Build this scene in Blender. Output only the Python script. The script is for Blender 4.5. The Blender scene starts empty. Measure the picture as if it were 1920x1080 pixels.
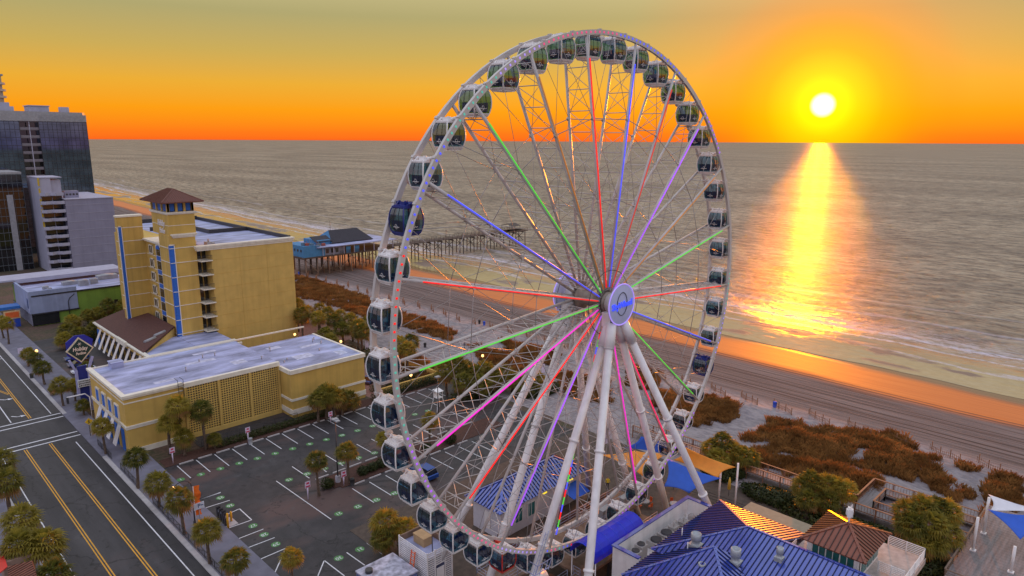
import bpy, math, random
from mathutils import Vector, Matrix, noise
import numpy as np
random.seed(7)
R_ = math.radians
scene = bpy.context.scene
col = scene.collection

# ------------------------------------------------------------------ camera, sky, sun, exposure
H = 46.5                       # eye height of the drone, metres
F_, PITCH, ROLL, PHI = 1300.0, .209, .005, R_(44.86)
fwd0 = Vector((math.sin(PHI), math.cos(PHI), 0)); rgt0 = Vector((math.cos(PHI), -math.sin(PHI), 0)); up0 = Vector((0, 0, 1))
fwd = fwd0 * math.cos(PITCH) - up0 * math.sin(PITCH)
up1 = fwd0 * math.sin(PITCH) + up0 * math.cos(PITCH)
rgt = rgt0 * math.cos(ROLL) + up1 * math.sin(ROLL)
upc = up1 * math.cos(ROLL) - rgt0 * math.sin(ROLL)
cam = bpy.data.cameras.new('camera'); camo = bpy.data.objects.new('camera', cam); col.objects.link(camo)
cam.sensor_width = 36; cam.lens = F_ / 1920 * 36; cam.clip_end = 200000; cam.clip_start = .5
m = Matrix.Identity(4)
for i in range(3):
    m[i][0], m[i][1], m[i][2] = rgt[i], upc[i], -fwd[i]
m[2][3] = H
camo.matrix_world = m
scene.camera = camo

SUN_EL, SUN_AZ = R_(2.69), R_(21.74)      # azimuth from +X (the ocean) towards +Y (up the coast)
sdir = Vector((math.cos(SUN_EL) * math.cos(SUN_AZ), math.cos(SUN_EL) * math.sin(SUN_AZ), math.sin(SUN_EL)))
sl = bpy.data.lights.new('sun', 'SUN'); sl.energy = 3.4; sl.angle = R_(.53); sl.color = (1.0, .24, .0)
so = bpy.data.objects.new('sun', sl); col.objects.link(so)
so.rotation_euler = sdir.to_track_quat('Z', 'Y').to_euler()

def lin(r, g, b):
    f = lambda c: (c / 255 / 12.92) if c / 255 <= .04045 else ((c / 255 + .055) / 1.055) ** 2.4
    return (f(r), f(g), f(b), 1)

world = bpy.data.worlds.new('World'); scene.world = world; world.use_nodes = True
def build_world():
    nt = world.node_tree; N = nt.nodes; L = nt.links; N.clear()
    def nd(t, **k):
        n = N.new(t)
        for a, b in k.items(): setattr(n, a, b)
        return n
    def mth(op, a, b=None, c=None):
        n = nd('ShaderNodeMath', operation=op)
        for i, v in enumerate((a, b, c)):
            if v is None: continue
            if hasattr(v, 'links'): L.new(v, n.inputs[i])
            else: n.inputs[i].default_value = v
        return n.outputs[0]
    def ramp(fac, stops, interp='LINEAR'):
        n = nd('ShaderNodeValToRGB'); e = n.color_ramp.elements; n.color_ramp.interpolation = interp
        while len(e) < len(stops): e.new(.5)
        for i, (p, c) in enumerate(stops): e[i].position = p; e[i].color = c
        L.new(fac, n.inputs[0]); return n.outputs[0]
    def mix(f, a, b):
        n = nd('ShaderNodeMix', data_type='RGBA')
        for s, v in ((n.inputs[0], f), (n.inputs[6], a), (n.inputs[7], b)):
            if hasattr(v, 'links'): L.new(v, s)
            else: s.default_value = v
        return n.outputs[2]
    tc = nd('ShaderNodeTexCoord')
    nrm = nd('ShaderNodeVectorMath', operation='NORMALIZE'); L.new(tc.outputs['Generated'], nrm.inputs[0])
    sep = nd('ShaderNodeSeparateXYZ'); L.new(nrm.outputs[0], sep.inputs[0])
    z = mth('MAXIMUM', sep.outputs[2], 0.0)
    p = mth('POWER', z, .5)
    east = ramp(p, [(0.0, lin(252, 98, 30)), (.10, lin(255, 122, 26)), (.20, lin(252, 158, 20)), (.27, lin(235, 172, 52)), (.335, lin(202, 170, 86)),
                    (.40, lin(174, 164, 110)), (.50, lin(214, 200, 150)), (.62, lin(190, 186, 176)), (1.0, lin(170, 177, 197))])
    west = ramp(p, [(0.0, lin(150, 142, 180)), (.2, lin(208, 188, 198)), (.4, lin(216, 204, 216)), (.7, lin(192, 192, 210)), (1.0, lin(170, 177, 197))])
    # how far a direction is turned towards the sun's side
    hx = mth('MULTIPLY', sep.outputs[0], math.cos(SUN_AZ)); hy = mth('MULTIPLY', sep.outputs[1], math.sin(SUN_AZ))
    side = mth('ADD', hx, hy)
    mr = nd('ShaderNodeMapRange', interpolation_type='SMOOTHSTEP'); L.new(side, mr.inputs[0]); mr.inputs[1].default_value = -.35; mr.inputs[2].default_value = .35
    # away from the sun the low band turns a little redder and darker (south)
    base = mix(mr.outputs[0], west, east)
    # angular distance to the sun
    dv = nd('ShaderNodeVectorMath', operation='DOT_PRODUCT'); L.new(nrm.outputs[0], dv.inputs[0]); dv.inputs[1].default_value = sdir
    ang = mth('MULTIPLY', mth('ARCCOSINE', mth('MINIMUM', dv.outputs['Value'], 1.0)), 180 / math.pi / 20)
    glowc = ramp(ang, [(0.0, lin(255, 255, 15)), (.075, lin(255, 246, 12)), (.115, lin(255, 216, 8)), (.20, lin(255, 174, 5)), (.30, lin(255, 150, 2)), (.40, lin(255, 132, 5)), (.7, lin(250, 120, 10))])
    glowf = ramp(ang, [(0.0, (1, 1, 1, 1)), (.20, (.95, .95, .95, 1)), (.27, (.80, .80, .80, 1)), (.34, (.50, .50, .50, 1)), (.46, (.22, .22, .22, 1)), (.78, (0, 0, 0, 1))])
    sk = mix(glowf, base, glowc)
    disc = ramp(ang, [(0.0, (1, 1, 1, 1)), (.025, (1, 1, 1, 1)), (.032, (.75, .75, .75, 1)), (.046, (0, 0, 0, 1))])
    sk = mix(disc, sk, (1.9, 1.75, 1.4, 1))
    # ambient strength: the part of the sky above the picture is what lights the shade
    gain = nd('ShaderNodeMapRange', interpolation_type='SMOOTHSTEP'); L.new(z, gain.inputs[0]); gain.inputs[1].default_value = .24; gain.inputs[2].default_value = .6
    gain.inputs[3].default_value = 1.0; gain.inputs[4].default_value = 1.75
    sc = nd('ShaderNodeVectorMath', operation='SCALE'); L.new(sk, sc.inputs[0]); L.new(gain.outputs[0], sc.inputs['Scale'])
    bg1 = nd('ShaderNodeBackground'); L.new(sc.outputs[0], bg1.inputs[0]); bg1.inputs[1].default_value = 1.0
    sky = nd('ShaderNodeTexSky', sky_type='NISHITA', sun_disc=False, sun_elevation=SUN_EL, sun_rotation=R_(90) - SUN_AZ, altitude=20, air_density=1.2, dust_density=2.5)
    bg2 = nd('ShaderNodeBackground'); L.new(sky.outputs[0], bg2.inputs[0]); bg2.inputs[1].default_value = .01
    add = nd('ShaderNodeAddShader'); L.new(bg1.outputs[0], add.inputs[0]); L.new(bg2.outputs[0], add.inputs[1])
    out = nd('ShaderNodeOutputWorld'); L.new(add.outputs[0], out.inputs[0])
build_world()
scene.view_settings.view_transform = 'Standard'; scene.view_settings.look = 'None'; scene.view_settings.gamma = 1; scene.view_settings.exposure = 0.0
scene.render.engine = 'CYCLES'
scene.cycles.max_bounces = 6; scene.cycles.transparent_max_bounces = 16; scene.cycles.glossy_bounces = 3; scene.cycles.diffuse_bounces = 3
scene.cycles.use_denoising = True; scene.cycles.sample_clamp_indirect = 4; scene.cycles.sample_clamp_direct = 0
scene.cycles.caustics_reflective = False; scene.cycles.caustics_refractive = False

# ------------------------------------------------------------------ survey: pixel of the 1920 px photograph -> point of the place
def ray(px, py):
    dx, dy = px - 960, py - 540; cr, sr = math.cos(ROLL), math.sin(ROLL)
    u = dx * cr + dy * sr; v = -dx * sr + dy * cr; c, s = math.cos(PITCH), math.sin(PITCH)
    x = u / F_; z = -v / F_; Y = c + z * s; Z = -s + z * c
    return (x * math.cos(PHI) + Y * math.sin(PHI), -x * math.sin(PHI) + Y * math.cos(PHI), Z)
def gp(px, py, z=0.0):
    d = ray(px, py); k = (z - H) / d[2]; return (d[0] * k, d[1] * k)
def prow(X, Y, Z):
    Z = Z - H; x = X * math.cos(PHI) - Y * math.sin(PHI); y = X * math.sin(PHI) + Y * math.cos(PHI)
    c, s = math.cos(PITCH), math.sin(PITCH); d = y * c - Z * s; zz = y * s + Z * c
    return 540 + (F_ * x / d) * math.sin(ROLL) - F_ * zz / d * math.cos(ROLL)
def zat(X, Y, py):
    a, b = -5.0, 80.0
    for _ in range(40):
        mm = (a + b) / 2
        if prow(X, Y, mm) > py: a = mm
        else: b = mm
    return a

# ------------------------------------------------------------------ materials
MATS = {}
def mat(name, c, rough=.65, metal=0, var=.12, scale=2.0, bump=0, bscale=None, spec=.5, emit=0, alpha=1, stretch=None, detail=6, streak=0, sheen=0):
    if name in MATS: return MATS[name]
    M = bpy.data.materials.new(name); M.use_nodes = True; MATS[name] = M
    nt = M.node_tree; N = nt.nodes; L = nt.links; P = N['Principled BSDF']
    P.inputs['Roughness'].default_value = rough; P.inputs['Metallic'].default_value = metal
    P.inputs['Specular IOR Level'].default_value = spec
    if emit:
        P.inputs['Base Color'].default_value = (c[0], c[1], c[2], 1)
        P.inputs['Emission Color'].default_value = (c[0], c[1], c[2], 1); P.inputs['Emission Strength'].default_value = emit
        return M
    tc = N.new('ShaderNodeTexCoord'); vec = tc.outputs['Object']
    if stretch:
        mp = N.new('ShaderNodeMapping'); mp.inputs['Scale'].default_value = stretch; L.new(vec, mp.inputs[0]); vec = mp.outputs[0]
    nz = N.new('ShaderNodeTexNoise'); nz.inputs['Scale'].default_value = scale; nz.inputs['Detail'].default_value = detail; L.new(vec, nz.inputs['Vector'])
    mr = N.new('ShaderNodeMapRange'); L.new(nz.outputs[0], mr.inputs[0])
    mr.inputs[1].default_value = .3; mr.inputs[2].default_value = .7; mr.inputs[3].default_value = 1 - var; mr.inputs[4].default_value = 1 + var
    fac = mr.outputs[0]
    if streak:
        mp2 = N.new('ShaderNodeMapping'); mp2.inputs['Scale'].default_value = (1.3, 1.3, .06); L.new(tc.outputs['Object'], mp2.inputs[0])
        n2 = N.new('ShaderNodeTexNoise'); n2.inputs['Scale'].default_value = 1.0; n2.inputs['Detail'].default_value = 5; L.new(mp2.outputs[0], n2.inputs['Vector'])
        m2 = N.new('ShaderNodeMapRange'); L.new(n2.outputs[0], m2.inputs[0]); m2.inputs[1].default_value = .45; m2.inputs[2].default_value = .75; m2.inputs[3].default_value = 1; m2.inputs[4].default_value = 1 - streak
        mu = N.new('ShaderNodeMath'); mu.operation = 'MULTIPLY'; L.new(fac, mu.inputs[0]); L.new(m2.outputs[0], mu.inputs[1]); fac = mu.outputs[0]
    vm = N.new('ShaderNodeVectorMath'); vm.operation = 'SCALE'; vm.inputs[0].default_value = c[:3]; L.new(fac, vm.inputs['Scale'])
    L.new(vm.outputs[0], P.inputs['Base Color'])
    if bump:
        b = N.new('ShaderNodeBump'); b.inputs['Strength'].default_value = bump; b.inputs['Distance'].default_value = .05
        if bscale:
            n3 = N.new('ShaderNodeTexNoise'); n3.inputs['Scale'].default_value = bscale; n3.inputs['Detail'].default_value = 4; L.new(tc.outputs['Object'], n3.inputs['Vector']); L.new(n3.outputs[0], b.inputs['Height'])
        else: L.new(nz.outputs[0], b.inputs['Height'])
        L.new(b.outputs[0], P.inputs['Normal'])
    return M
def leafmat(name, c1, c2, trans=.35, scale=1.3):
    M = bpy.data.materials.new(name); M.use_nodes = True; MATS[name] = M
    nt = M.node_tree; N = nt.nodes; L = nt.links; P = N['Principled BSDF']; P.inputs['Roughness'].default_value = .5; P.inputs['Specular IOR Level'].default_value = .3
    tc = N.new('ShaderNodeTexCoord'); oi = N.new('ShaderNodeObjectInfo')
    nz = N.new('ShaderNodeTexNoise'); nz.inputs['Scale'].default_value = scale; nz.inputs['Detail'].default_value = 8; L.new(tc.outputs['Object'], nz.inputs['Vector'])
    ad = N.new('ShaderNodeMath'); ad.operation = 'MULTIPLY_ADD'; L.new(oi.outputs['Random'], ad.inputs[0]); ad.inputs[1].default_value = .35; L.new(nz.outputs[0], ad.inputs[2])
    rp = N.new('ShaderNodeValToRGB'); L.new(ad.outputs[0], rp.inputs[0]); e = rp.color_ramp.elements; e[0].position = .42; e[0].color = (*c1, 1); e[1].position = .95; e[1].color = (*c2, 1)
    L.new(rp.outputs[0], P.inputs['Base Color'])
    t = N.new('ShaderNodeBsdfTranslucent'); L.new(rp.outputs[0], t.inputs[0])
    mx = N.new('ShaderNodeMixShader'); mx.inputs[0].default_value = trans; L.new(P.outputs[0], mx.inputs[1]); L.new(t.outputs[0], mx.inputs[2]); L.new(mx.outputs[0], N['Material Output'].inputs[0])
    return M
def glassmat(name, tint, refl=.9, rough=.03, dark=.75):
    """tinted pane: part see-through, part mirror"""
    M = bpy.data.materials.new(name); M.use_nodes = True; MATS[name] = M
    nt = M.node_tree; N = nt.nodes; L = nt.links; N.remove(N['Principled BSDF'])
    t = N.new('ShaderNodeBsdfTransparent'); t.inputs[0].default_value = (*tint, 1)
    g = N.new('ShaderNodeBsdfGlossy'); g.inputs['Roughness'].default_value = rough; g.inputs[0].default_value = (refl, refl, refl, 1)
    lw = N.new('ShaderNodeLayerWeight'); pw = N.new('ShaderNodeMath'); pw.operation = 'POWER'; L.new(lw.outputs['Facing'], pw.inputs[0]); pw.inputs[1].default_value = 3.0
    fr = N.new('ShaderNodeMath'); fr.operation = 'MULTIPLY_ADD'; L.new(pw.outputs[0], fr.inputs[0]); fr.inputs[1].default_value = .7; fr.inputs[2].default_value = .11
    mx = N.new('ShaderNodeMixShader'); L.new(fr.outputs[0], mx.inputs[0]); L.new(t.outputs[0], mx.inputs[1]); L.new(g.outputs[0], mx.inputs[2]); L.new(mx.outputs[0], N['Material Output'].inputs[0])
    return M

WHITE = mat('white_paint', (.84, .82, .80), .35, var=.07, scale=1.2, streak=.18)
STEEL = mat('weathered_white_steel', (.60, .57, .54), .4, var=.09, scale=.8, streak=.15)
CABLE = mat('steel_cable', (.36, .34, .33), .4, metal=.3, var=.1)
DARK = mat('dark_metal', (.035, .035, .04), .45, var=.2)
BLACK = mat('black_rubber', (.02, .02, .022), .6)
GREY = mat('grey_metal', (.32, .33, .35), .45, var=.15, scale=1.5)
YELLOW = mat('mustard_stucco', (.60, .40, .10), .85, var=.10, scale=.35, bump=.25, bscale=9, streak=.16)
YELL2 = mat('pale_mustard_stucco', (.64, .44, .125), .85, var=.08, scale=.5, bump=.2, bscale=9, streak=.1)
TRIM = mat('cream_trim', (.80, .76, .64), .6, var=.06, scale=1, streak=.12)
BLUEP = mat('blue_shutter_paint', (.02, .14, .56), .5, var=.12, scale=3)
ASPH = None
GALV = mat('pale_roof_membrane', (.33, .36, .55), .6, var=.5, scale=.5, bump=.15, bscale=6, stretch=(.35, 1.0, 1), detail=9)
BROWNROOF = mat('brown_shingles', (.10, .038, .030), .75, var=.25, scale=2.5, bump=.5, bscale=14)
TILE = mat('brown_clay_tiles', (.15, .05, .032), .6, var=.2, scale=3)
WOOD = mat('weathered_timber', (.19, .13, .09), .75, var=.3, scale=1.5, stretch=(1, 1, .3), bump=.3)
WOODG = mat('grey_timber', (.20, .18, .18), .6, var=.3, scale=1.3, stretch=(.3, 3, 1), bump=.2)
WOODD = mat('dark_timber', (.085, .060, .045), .8, var=.3, scale=1.5)
CONC = mat('concrete', (.36, .34, .37), .85, var=.14, scale=.8, bump=.2, bscale=8)
KERB = mat('kerb_concrete', (.44, .42, .42), .85, var=.12, scale=1.5)
ROOFBLUE = mat('blue_standing_seam', (.016, .055, .42), .32, metal=.25, var=.12, scale=.6)
ROOFBROWN = mat('brown_standing_seam', (.25, .085, .05), .38, metal=.2, var=.12, scale=.8)
for _m in (ROOFBLUE,): _p = _m.node_tree.nodes['Principled BSDF']; _p.inputs['Coat Weight'].default_value = .9; _p.inputs['Coat Roughness'].default_value = .12; _p.inputs['Coat IOR'].default_value = 2.1
SEAM = mat('blue_seam', (.008, .012, .06), .6)
SEAMB = mat('brown_seam', (.05, .018, .012), .4)
PWHITE = mat('road_white', (.72, .72, .74), .7, var=.16, scale=3)
PYEL = mat('road_yellow', (.72, .36, .03), .7, var=.18, scale=3)
PGREEN = mat('stall_green', (.085, .24, .07), .7, var=.2, scale=4)
PALM = leafmat('palm_leaf', (.085, .10, .018), (.46, .36, .05), .55)
PALMD = leafmat('dry_palm_leaf', (.22, .12, .035), (.42, .22, .07), .42)
TRUNK = mat('palm_trunk', (.12, .085, .06), .9, var=.35, scale=4, stretch=(1, 1, 3), bump=.6)
SHRUB = leafmat('shrub_leaf', (.020, .035, .010), (.075, .085, .02), .25, 2.0)
GRASSM = leafmat('dune_grass_blade', (.20, .092, .028), (.56, .30, .10), .45, .35)
SAILB = mat('blue_shade_cloth', (.015, .10, .55), .6, var=.08, scale=1)
SAILO = mat('orange_shade_cloth', (.80, .30, .03), .6, var=.08, scale=1)
SAILW = mat('white_shade_cloth', (.70, .70, .74), .6, var=.06, scale=1)
AWN = mat('cobalt_awning_cloth', (.006, .018, .62), .38, var=.15, scale=.8)
LIME = mat('lime_green_wall', (.20, .34, .05), .8, var=.1, scale=.5, streak=.2, bump=.2, bscale=8)
PALEB = mat('pale_blue_panel', (.30, .36, .54), .7, var=.08, scale=.6, streak=.2)
LILAC = mat('grey_lilac_concrete', (.26, .26, .36), .8, var=.08, scale=.3, streak=.12)
PALEC = mat('pale_balcony_concrete', (.40, .41, .52), .7, var=.08, scale=.5, streak=.1)
GLASSD = glassmat('gondola_glass', (.24, .47, .60), .8)
WINDK = mat('dark_window_glass', (.012, .016, .022), .06, var=.3, scale=.6, spec=.9)
CURT = mat('curtain_wall_glass', (.10, .145, .20), .03, metal=.85, var=.35, scale=.25, spec=1)
CURTD = mat('dark_curtain_glass', (.012, .015, .022), .05, metal=.3, var=.4, scale=.3, spec=1)
TEAL = mat('teal_window_glass', (.03, .16, .16), .06, var=.3, scale=1, spec=.9)
def glow(name, c, s): return mat('lit_' + name, c, emit=s * (.78 if s < 2 else 1))
G_RED = glow('red', (1, .015, .01), 1.0); G_GRN = glow('green', (.10, .62, .06), .9); G_BLU = glow('blue', (.08, .10, .95), 1.0)
G_VIO = glow('violet', (.42, .10, .95), 1.0); G_MAG = glow('magenta', (.95, .02, .62), 1.0); G_ORG = glow('orange', (1, .33, .02), .9)
G_CRI = glow('crimson', (.95, .02, .14), 1.0); G_TEA = glow('teal', (.10, .46, .36), .8); G_WRM = glow('lamp_warm', (1, .55, .18), 3.0); G_PNK = glow('pink', (.80, .07, .22), .9)
G_LIL = glow('lilac', (.40, .28, .85), .9); G_YEL = glow('yellow', (1, .75, .05), 1.2)
G_DIM = glow('dim_amber', (.55, .22, .05), .45); G_DRD = glow('dim_red', (.62, .05, .03), .7)

# ------------------------------------------------------------------ mesh builder
class MB:
    def __init__(s): s.v = []; s.f = []; s.m = []; s.sm = []
    def _add(s, vs, fs, mi=0, smooth=False):
        o = len(s.v); s.v += [tuple(v) for v in vs]
        for f in fs: s.f.append([o + i for i in f]); s.m.append(mi); s.sm.append(smooth)
        return s
    def box(s, x0, x1, y0, y1, z0, z1, mi=0):
        if x0 > x1: x0, x1 = x1, x0
        if y0 > y1: y0, y1 = y1, y0
        if z0 > z1: z0, z1 = z1, z0
        return s._add([(x0, y0, z0), (x1, y0, z0), (x1, y1, z0), (x0, y1, z0), (x0, y0, z1), (x1, y0, z1), (x1, y1, z1), (x0, y1, z1)],
                      [(3, 2, 1, 0), (4, 5, 6, 7), (0, 1, 5, 4), (1, 2, 6, 5), (2, 3, 7, 6), (3, 0, 4, 7)], mi)
    def obox(s, c, ax, ay, az, mi=0):
        c, ax, ay, az = Vector(c), Vector(ax), Vector(ay), Vector(az)
        vs = [c + ax * i + ay * j + az * k for k in (-1, 1) for i, j in ((-1, -1), (1, -1), (1, 1), (-1, 1))]
        return s._add(vs, [(3, 2, 1, 0), (4, 5, 6, 7), (0, 1, 5, 4), (1, 2, 6, 5), (2, 3, 7, 6), (3, 0, 4, 7)], mi)
    def beam(s, p, q, w, h, mi=0, up=(0, 0, 1)):
        p, q = Vector(p), Vector(q); d = q - p; l = d.length
        if l < 1e-6: return s
        d /= l; u = Vector(up)
        if abs(d.dot(u)) > .98: u = Vector((1, 0, 0))
        a = d.cross(u).normalized(); b = a.cross(d)
        return s.obox((p + q) / 2, d * l / 2, a * w / 2, b * h / 2, mi)
    def tube(s, pts, r, n=6, mi=0, caps=True, smooth=True):
        pts = [Vector(p) for p in pts]; rs = r if isinstance(r, (list, tuple)) else [r] * len(pts)
        d0 = (pts[-1] - pts[0]); ref = Vector((0, 0, 1)) if abs(d0.normalized().z if d0.length else 0) < .9 else Vector((1, 0, 0))
        o = len(s.v); k = len(pts)
        for i, p in enumerate(pts):
            d = (pts[min(i + 1, k - 1)] - pts[max(i - 1, 0)]).normalized(); a = d.cross(ref).normalized(); b = a.cross(d)
            for j in range(n):
                t = 2 * math.pi * j / n; s.v.append(tuple(p + (a * math.cos(t) + b * math.sin(t)) * rs[i]))
        for i in range(k - 1):
            for j in range(n):
                s.f.append([o + i * n + j, o + i * n + (j + 1) % n, o + (i + 1) * n + (j + 1) % n, o + (i + 1) * n + j]); s.m.append(mi); s.sm.append(smooth)
        if caps:
            s.f.append([o + j for j in range(n)][::-1]); s.m.append(mi); s.sm.append(False)
            s.f.append([o + (k - 1) * n + j for j in range(n)]); s.m.append(mi); s.sm.append(False)
        return s
    def lathe(s, c, prof, n=16, mi=0, axis='z', smooth=True):
        c = Vector(c); o = len(s.v)
        for r, h in prof:
            for j in range(n):
                t = 2 * math.pi * j / n; a, b = r * math.cos(t), r * math.sin(t)
                s.v.append(tuple(c + (Vector((a, b, h)) if axis == 'z' else Vector((a, h, b)) if axis == 'y' else Vector((h, a, b)))))
        for i in range(len(prof) - 1):
            for j in range(n):
                s.f.append([o + i * n + j, o + i * n + (j + 1) % n, o + (i + 1) * n + (j + 1) % n, o + (i + 1) * n + j]); s.m.append(mi); s.sm.append(smooth)
        s.f.append([o + j for j in range(n)]); s.m.append(mi); s.sm.append(False)
        k = o + (len(prof) - 1) * n; s.f.append([k + j for j in range(n)]); s.m.append(mi); s.sm.append(False)
        return s
    def prism(s, poly, z0, z1, mi=0):
        n = len(poly)
        return s._add([(x, y, z0) for x, y in poly] + [(x, y, z1) for x, y in poly], [list(range(n))[::-1], list(range(n, 2 * n))] + [(i, (i + 1) % n, n + (i + 1) % n, n + i) for i in range(n)], mi)
    def face(s, pts, mi=0): return s._add(pts, [list(range(len(pts)))], mi)
    def slab(s, pts, t, mi=0):
        """a flat polygon given thickness t below itself"""
        P = [Vector(p) for p in pts]; nn = (P[1] - P[0]).cross(P[2] - P[0]).normalized()
        if nn.z < 0: P = P[::-1]; nn = -nn
        n = len(P); Q = [p - nn * t for p in P]
        return s._add(P + Q, [list(range(n)), list(range(n, 2 * n))[::-1]] + [(i, n + i, n + (i + 1) % n, (i + 1) % n) for i in range(n)], mi)
    def seams(s, pts, step, w=.05, h=.07, mi=1, off=0.0):
        """standing seams running down the slope of a flat convex polygon"""
        P = [Vector(p) for p in pts]; nn = (P[1] - P[0]).cross(P[2] - P[0]).normalized()
        if nn.z < 0: nn = -nn
        a = nn.cross(Vector((0, 0, 1))).normalized(); d = nn.cross(a)
        ts = [p.dot(a) for p in P]; t = min(ts) + step * .5 + off
        while t < max(ts):
            hit = []
            for i in range(len(P)):
                p, q = P[i], P[(i + 1) % len(P)]; tp, tq = p.dot(a) - t, q.dot(a) - t
                if tp * tq < 0: hit.append(p + (q - p) * (tp / (tp - tq)))
            if len(hit) >= 2 and (hit[0] - hit[1]).length > .1: s.beam(hit[0] + nn * h * .45, hit[1] + nn * h * .45, w, h, mi, up=nn)
            t += step
        return s
    def build(s, name, mats, parent=None, origin=None):
        me = bpy.data.meshes.new(name)
        o = Vector(origin) if origin is not None else (parent_origin(parent) if parent else Vector((0, 0, 0)))
        vs = [(v[0] - o.x, v[1] - o.y, v[2] - o.z) for v in s.v]
        me.from_pydata(vs, [], s.f)
        if not isinstance(mats, (list, tuple)): mats = [mats]
        for mm in mats: me.materials.append(mm)
        me.polygons.foreach_set('material_index', s.m); me.polygons.foreach_set('use_smooth', s.sm); me.update()
        ob = bpy.data.objects.new(name, me); col.objects.link(ob)
        if parent: ob.parent = parent
        else: ob.location = o
        return ob
def parent_origin(p):
    o = Vector((0, 0, 0))
    while p: o += p.location; p = p.parent
    return o
def tag(o, label, cat=None, group=None, kind=None):
    if label: o['label'] = label
    if cat: o['category'] = cat
    if group: o['group'] = group
    if kind: o['kind'] = kind
    return o
def thing(name, label, cat, loc=(0, 0, 0), group=None):
    o = bpy.data.objects.new(name, None); col.objects.link(o); o.location = loc; o.empty_display_size = .2
    return tag(o, label, cat, group)
def struct(name, mb, mats): return tag(mb.build(name, mats), None, kind='structure')
def copy_tree(o, parent=None):
    c = o.copy(); col.objects.link(c)
    if parent: c.parent = parent
    for ch in list(o.children): copy_tree(ch, c)
    return c
def text(name, body, size, loc, parent, mt, rot=(math.pi / 2, 0, 0), shear=0, ext=.02, align='CENTER', bold=0, sx=1):
    cu = bpy.data.curves.new(name, 'FONT'); cu.body = body; cu.size = size; cu.align_x = align; cu.align_y = 'CENTER'; cu.extrude = ext; cu.shear = shear; cu.offset = bold
    tmp = bpy.data.objects.new(name, cu); col.objects.link(tmp); bpy.context.view_layer.update()
    me = bpy.data.meshes.new_from_object(tmp.evaluated_get(bpy.context.evaluated_depsgraph_get())); bpy.data.objects.remove(tmp); bpy.data.curves.remove(cu)
    me.materials.clear(); me.materials.append(mt); o = bpy.data.objects.new(name, me); col.objects.link(o)
    o.parent = parent; o.location = Vector(loc) - (parent_origin(parent) if parent else Vector()); o.rotation_euler = rot; o.scale = (sx, 1, 1)
    return o

# ------------------------------------------------------------------ the setting: ground, road, lot, beach, sea
def coast(y): return 15 * (min(max(y, -200), 1400) / 650) ** 2
class NT:
    """small helper for longer node materials"""
    def __init__(s, name):
        s.M = bpy.data.materials.new(name); s.M.use_nodes = True; MATS[name] = s.M
        s.N = s.M.node_tree.nodes; s.L = s.M.node_tree.links; s.P = s.N['Principled BSDF']; s.tc = s.N.new('ShaderNodeTexCoord')
    def put(s, v, sock):
        if hasattr(v, 'links'): s.L.new(v, sock)
        else: sock.default_value = v
    def math(s, op, a, b=0.0, c=0.0, clamp=False):
        n = s.N.new('ShaderNodeMath'); n.operation = op; n.use_clamp = clamp
        for i, v in enumerate((a, b, c)): s.put(v, n.inputs[i])
        return n.outputs[0]
    def noise(s, scale, stretch=(1, 1, 1), detail=5, rough=.55, rot=0):
        mp = s.N.new('ShaderNodeMapping'); mp.inputs['Scale'].default_value = stretch; mp.inputs['Rotation'].default_value = (0, 0, rot); s.L.new(s.tc.outputs['Object'], mp.inputs[0])
        n = s.N.new('ShaderNodeTexNoise'); n.inputs['Scale'].default_value = scale; n.inputs['Detail'].default_value = detail; n.inputs['Roughness'].default_value = rough; s.L.new(mp.outputs[0], n.inputs['Vector']); return n.outputs[0]
    def ss(s, v, a, b, lo=0.0, hi=1.0):
        n = s.N.new('ShaderNodeMapRange'); n.interpolation_type = 'SMOOTHSTEP'; s.put(v, n.inputs[0])
        for i, x in enumerate((a, b, lo, hi)): s.put(x, n.inputs[i + 1])
        return n.outputs[0]
    def mix(s, f, a, b):
        n = s.N.new('ShaderNodeMix'); n.data_type = 'RGBA'; s.put(f, n.inputs[0])
        s.put(a if hasattr(a, 'links') else (*a, 1), n.inputs[6]); s.put(b if hasattr(b, 'links') else (*b, 1), n.inputs[7]); return n.outputs[2]
    def fmix(s, f, a, b):
        n = s.N.new('ShaderNodeMix'); n.data_type = 'FLOAT'; s.put(f, n.inputs[0]); s.put(a, n.inputs[2]); s.put(b, n.inputs[3]); return n.outputs[0]
    def u(s):
        sp = s.N.new('ShaderNodeSeparateXYZ'); s.L.new(s.tc.outputs['UV'], sp.inputs[0]); return sp.outputs[0], sp.outputs[1]
    def bump(s, h, strength=.3, dist=.1):
        b = s.N.new('ShaderNodeBump'); s.put(strength, b.inputs['Strength']); b.inputs['Distance'].default_value = dist; s.L.new(h, b.inputs['Height']); return b.outputs[0]

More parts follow.
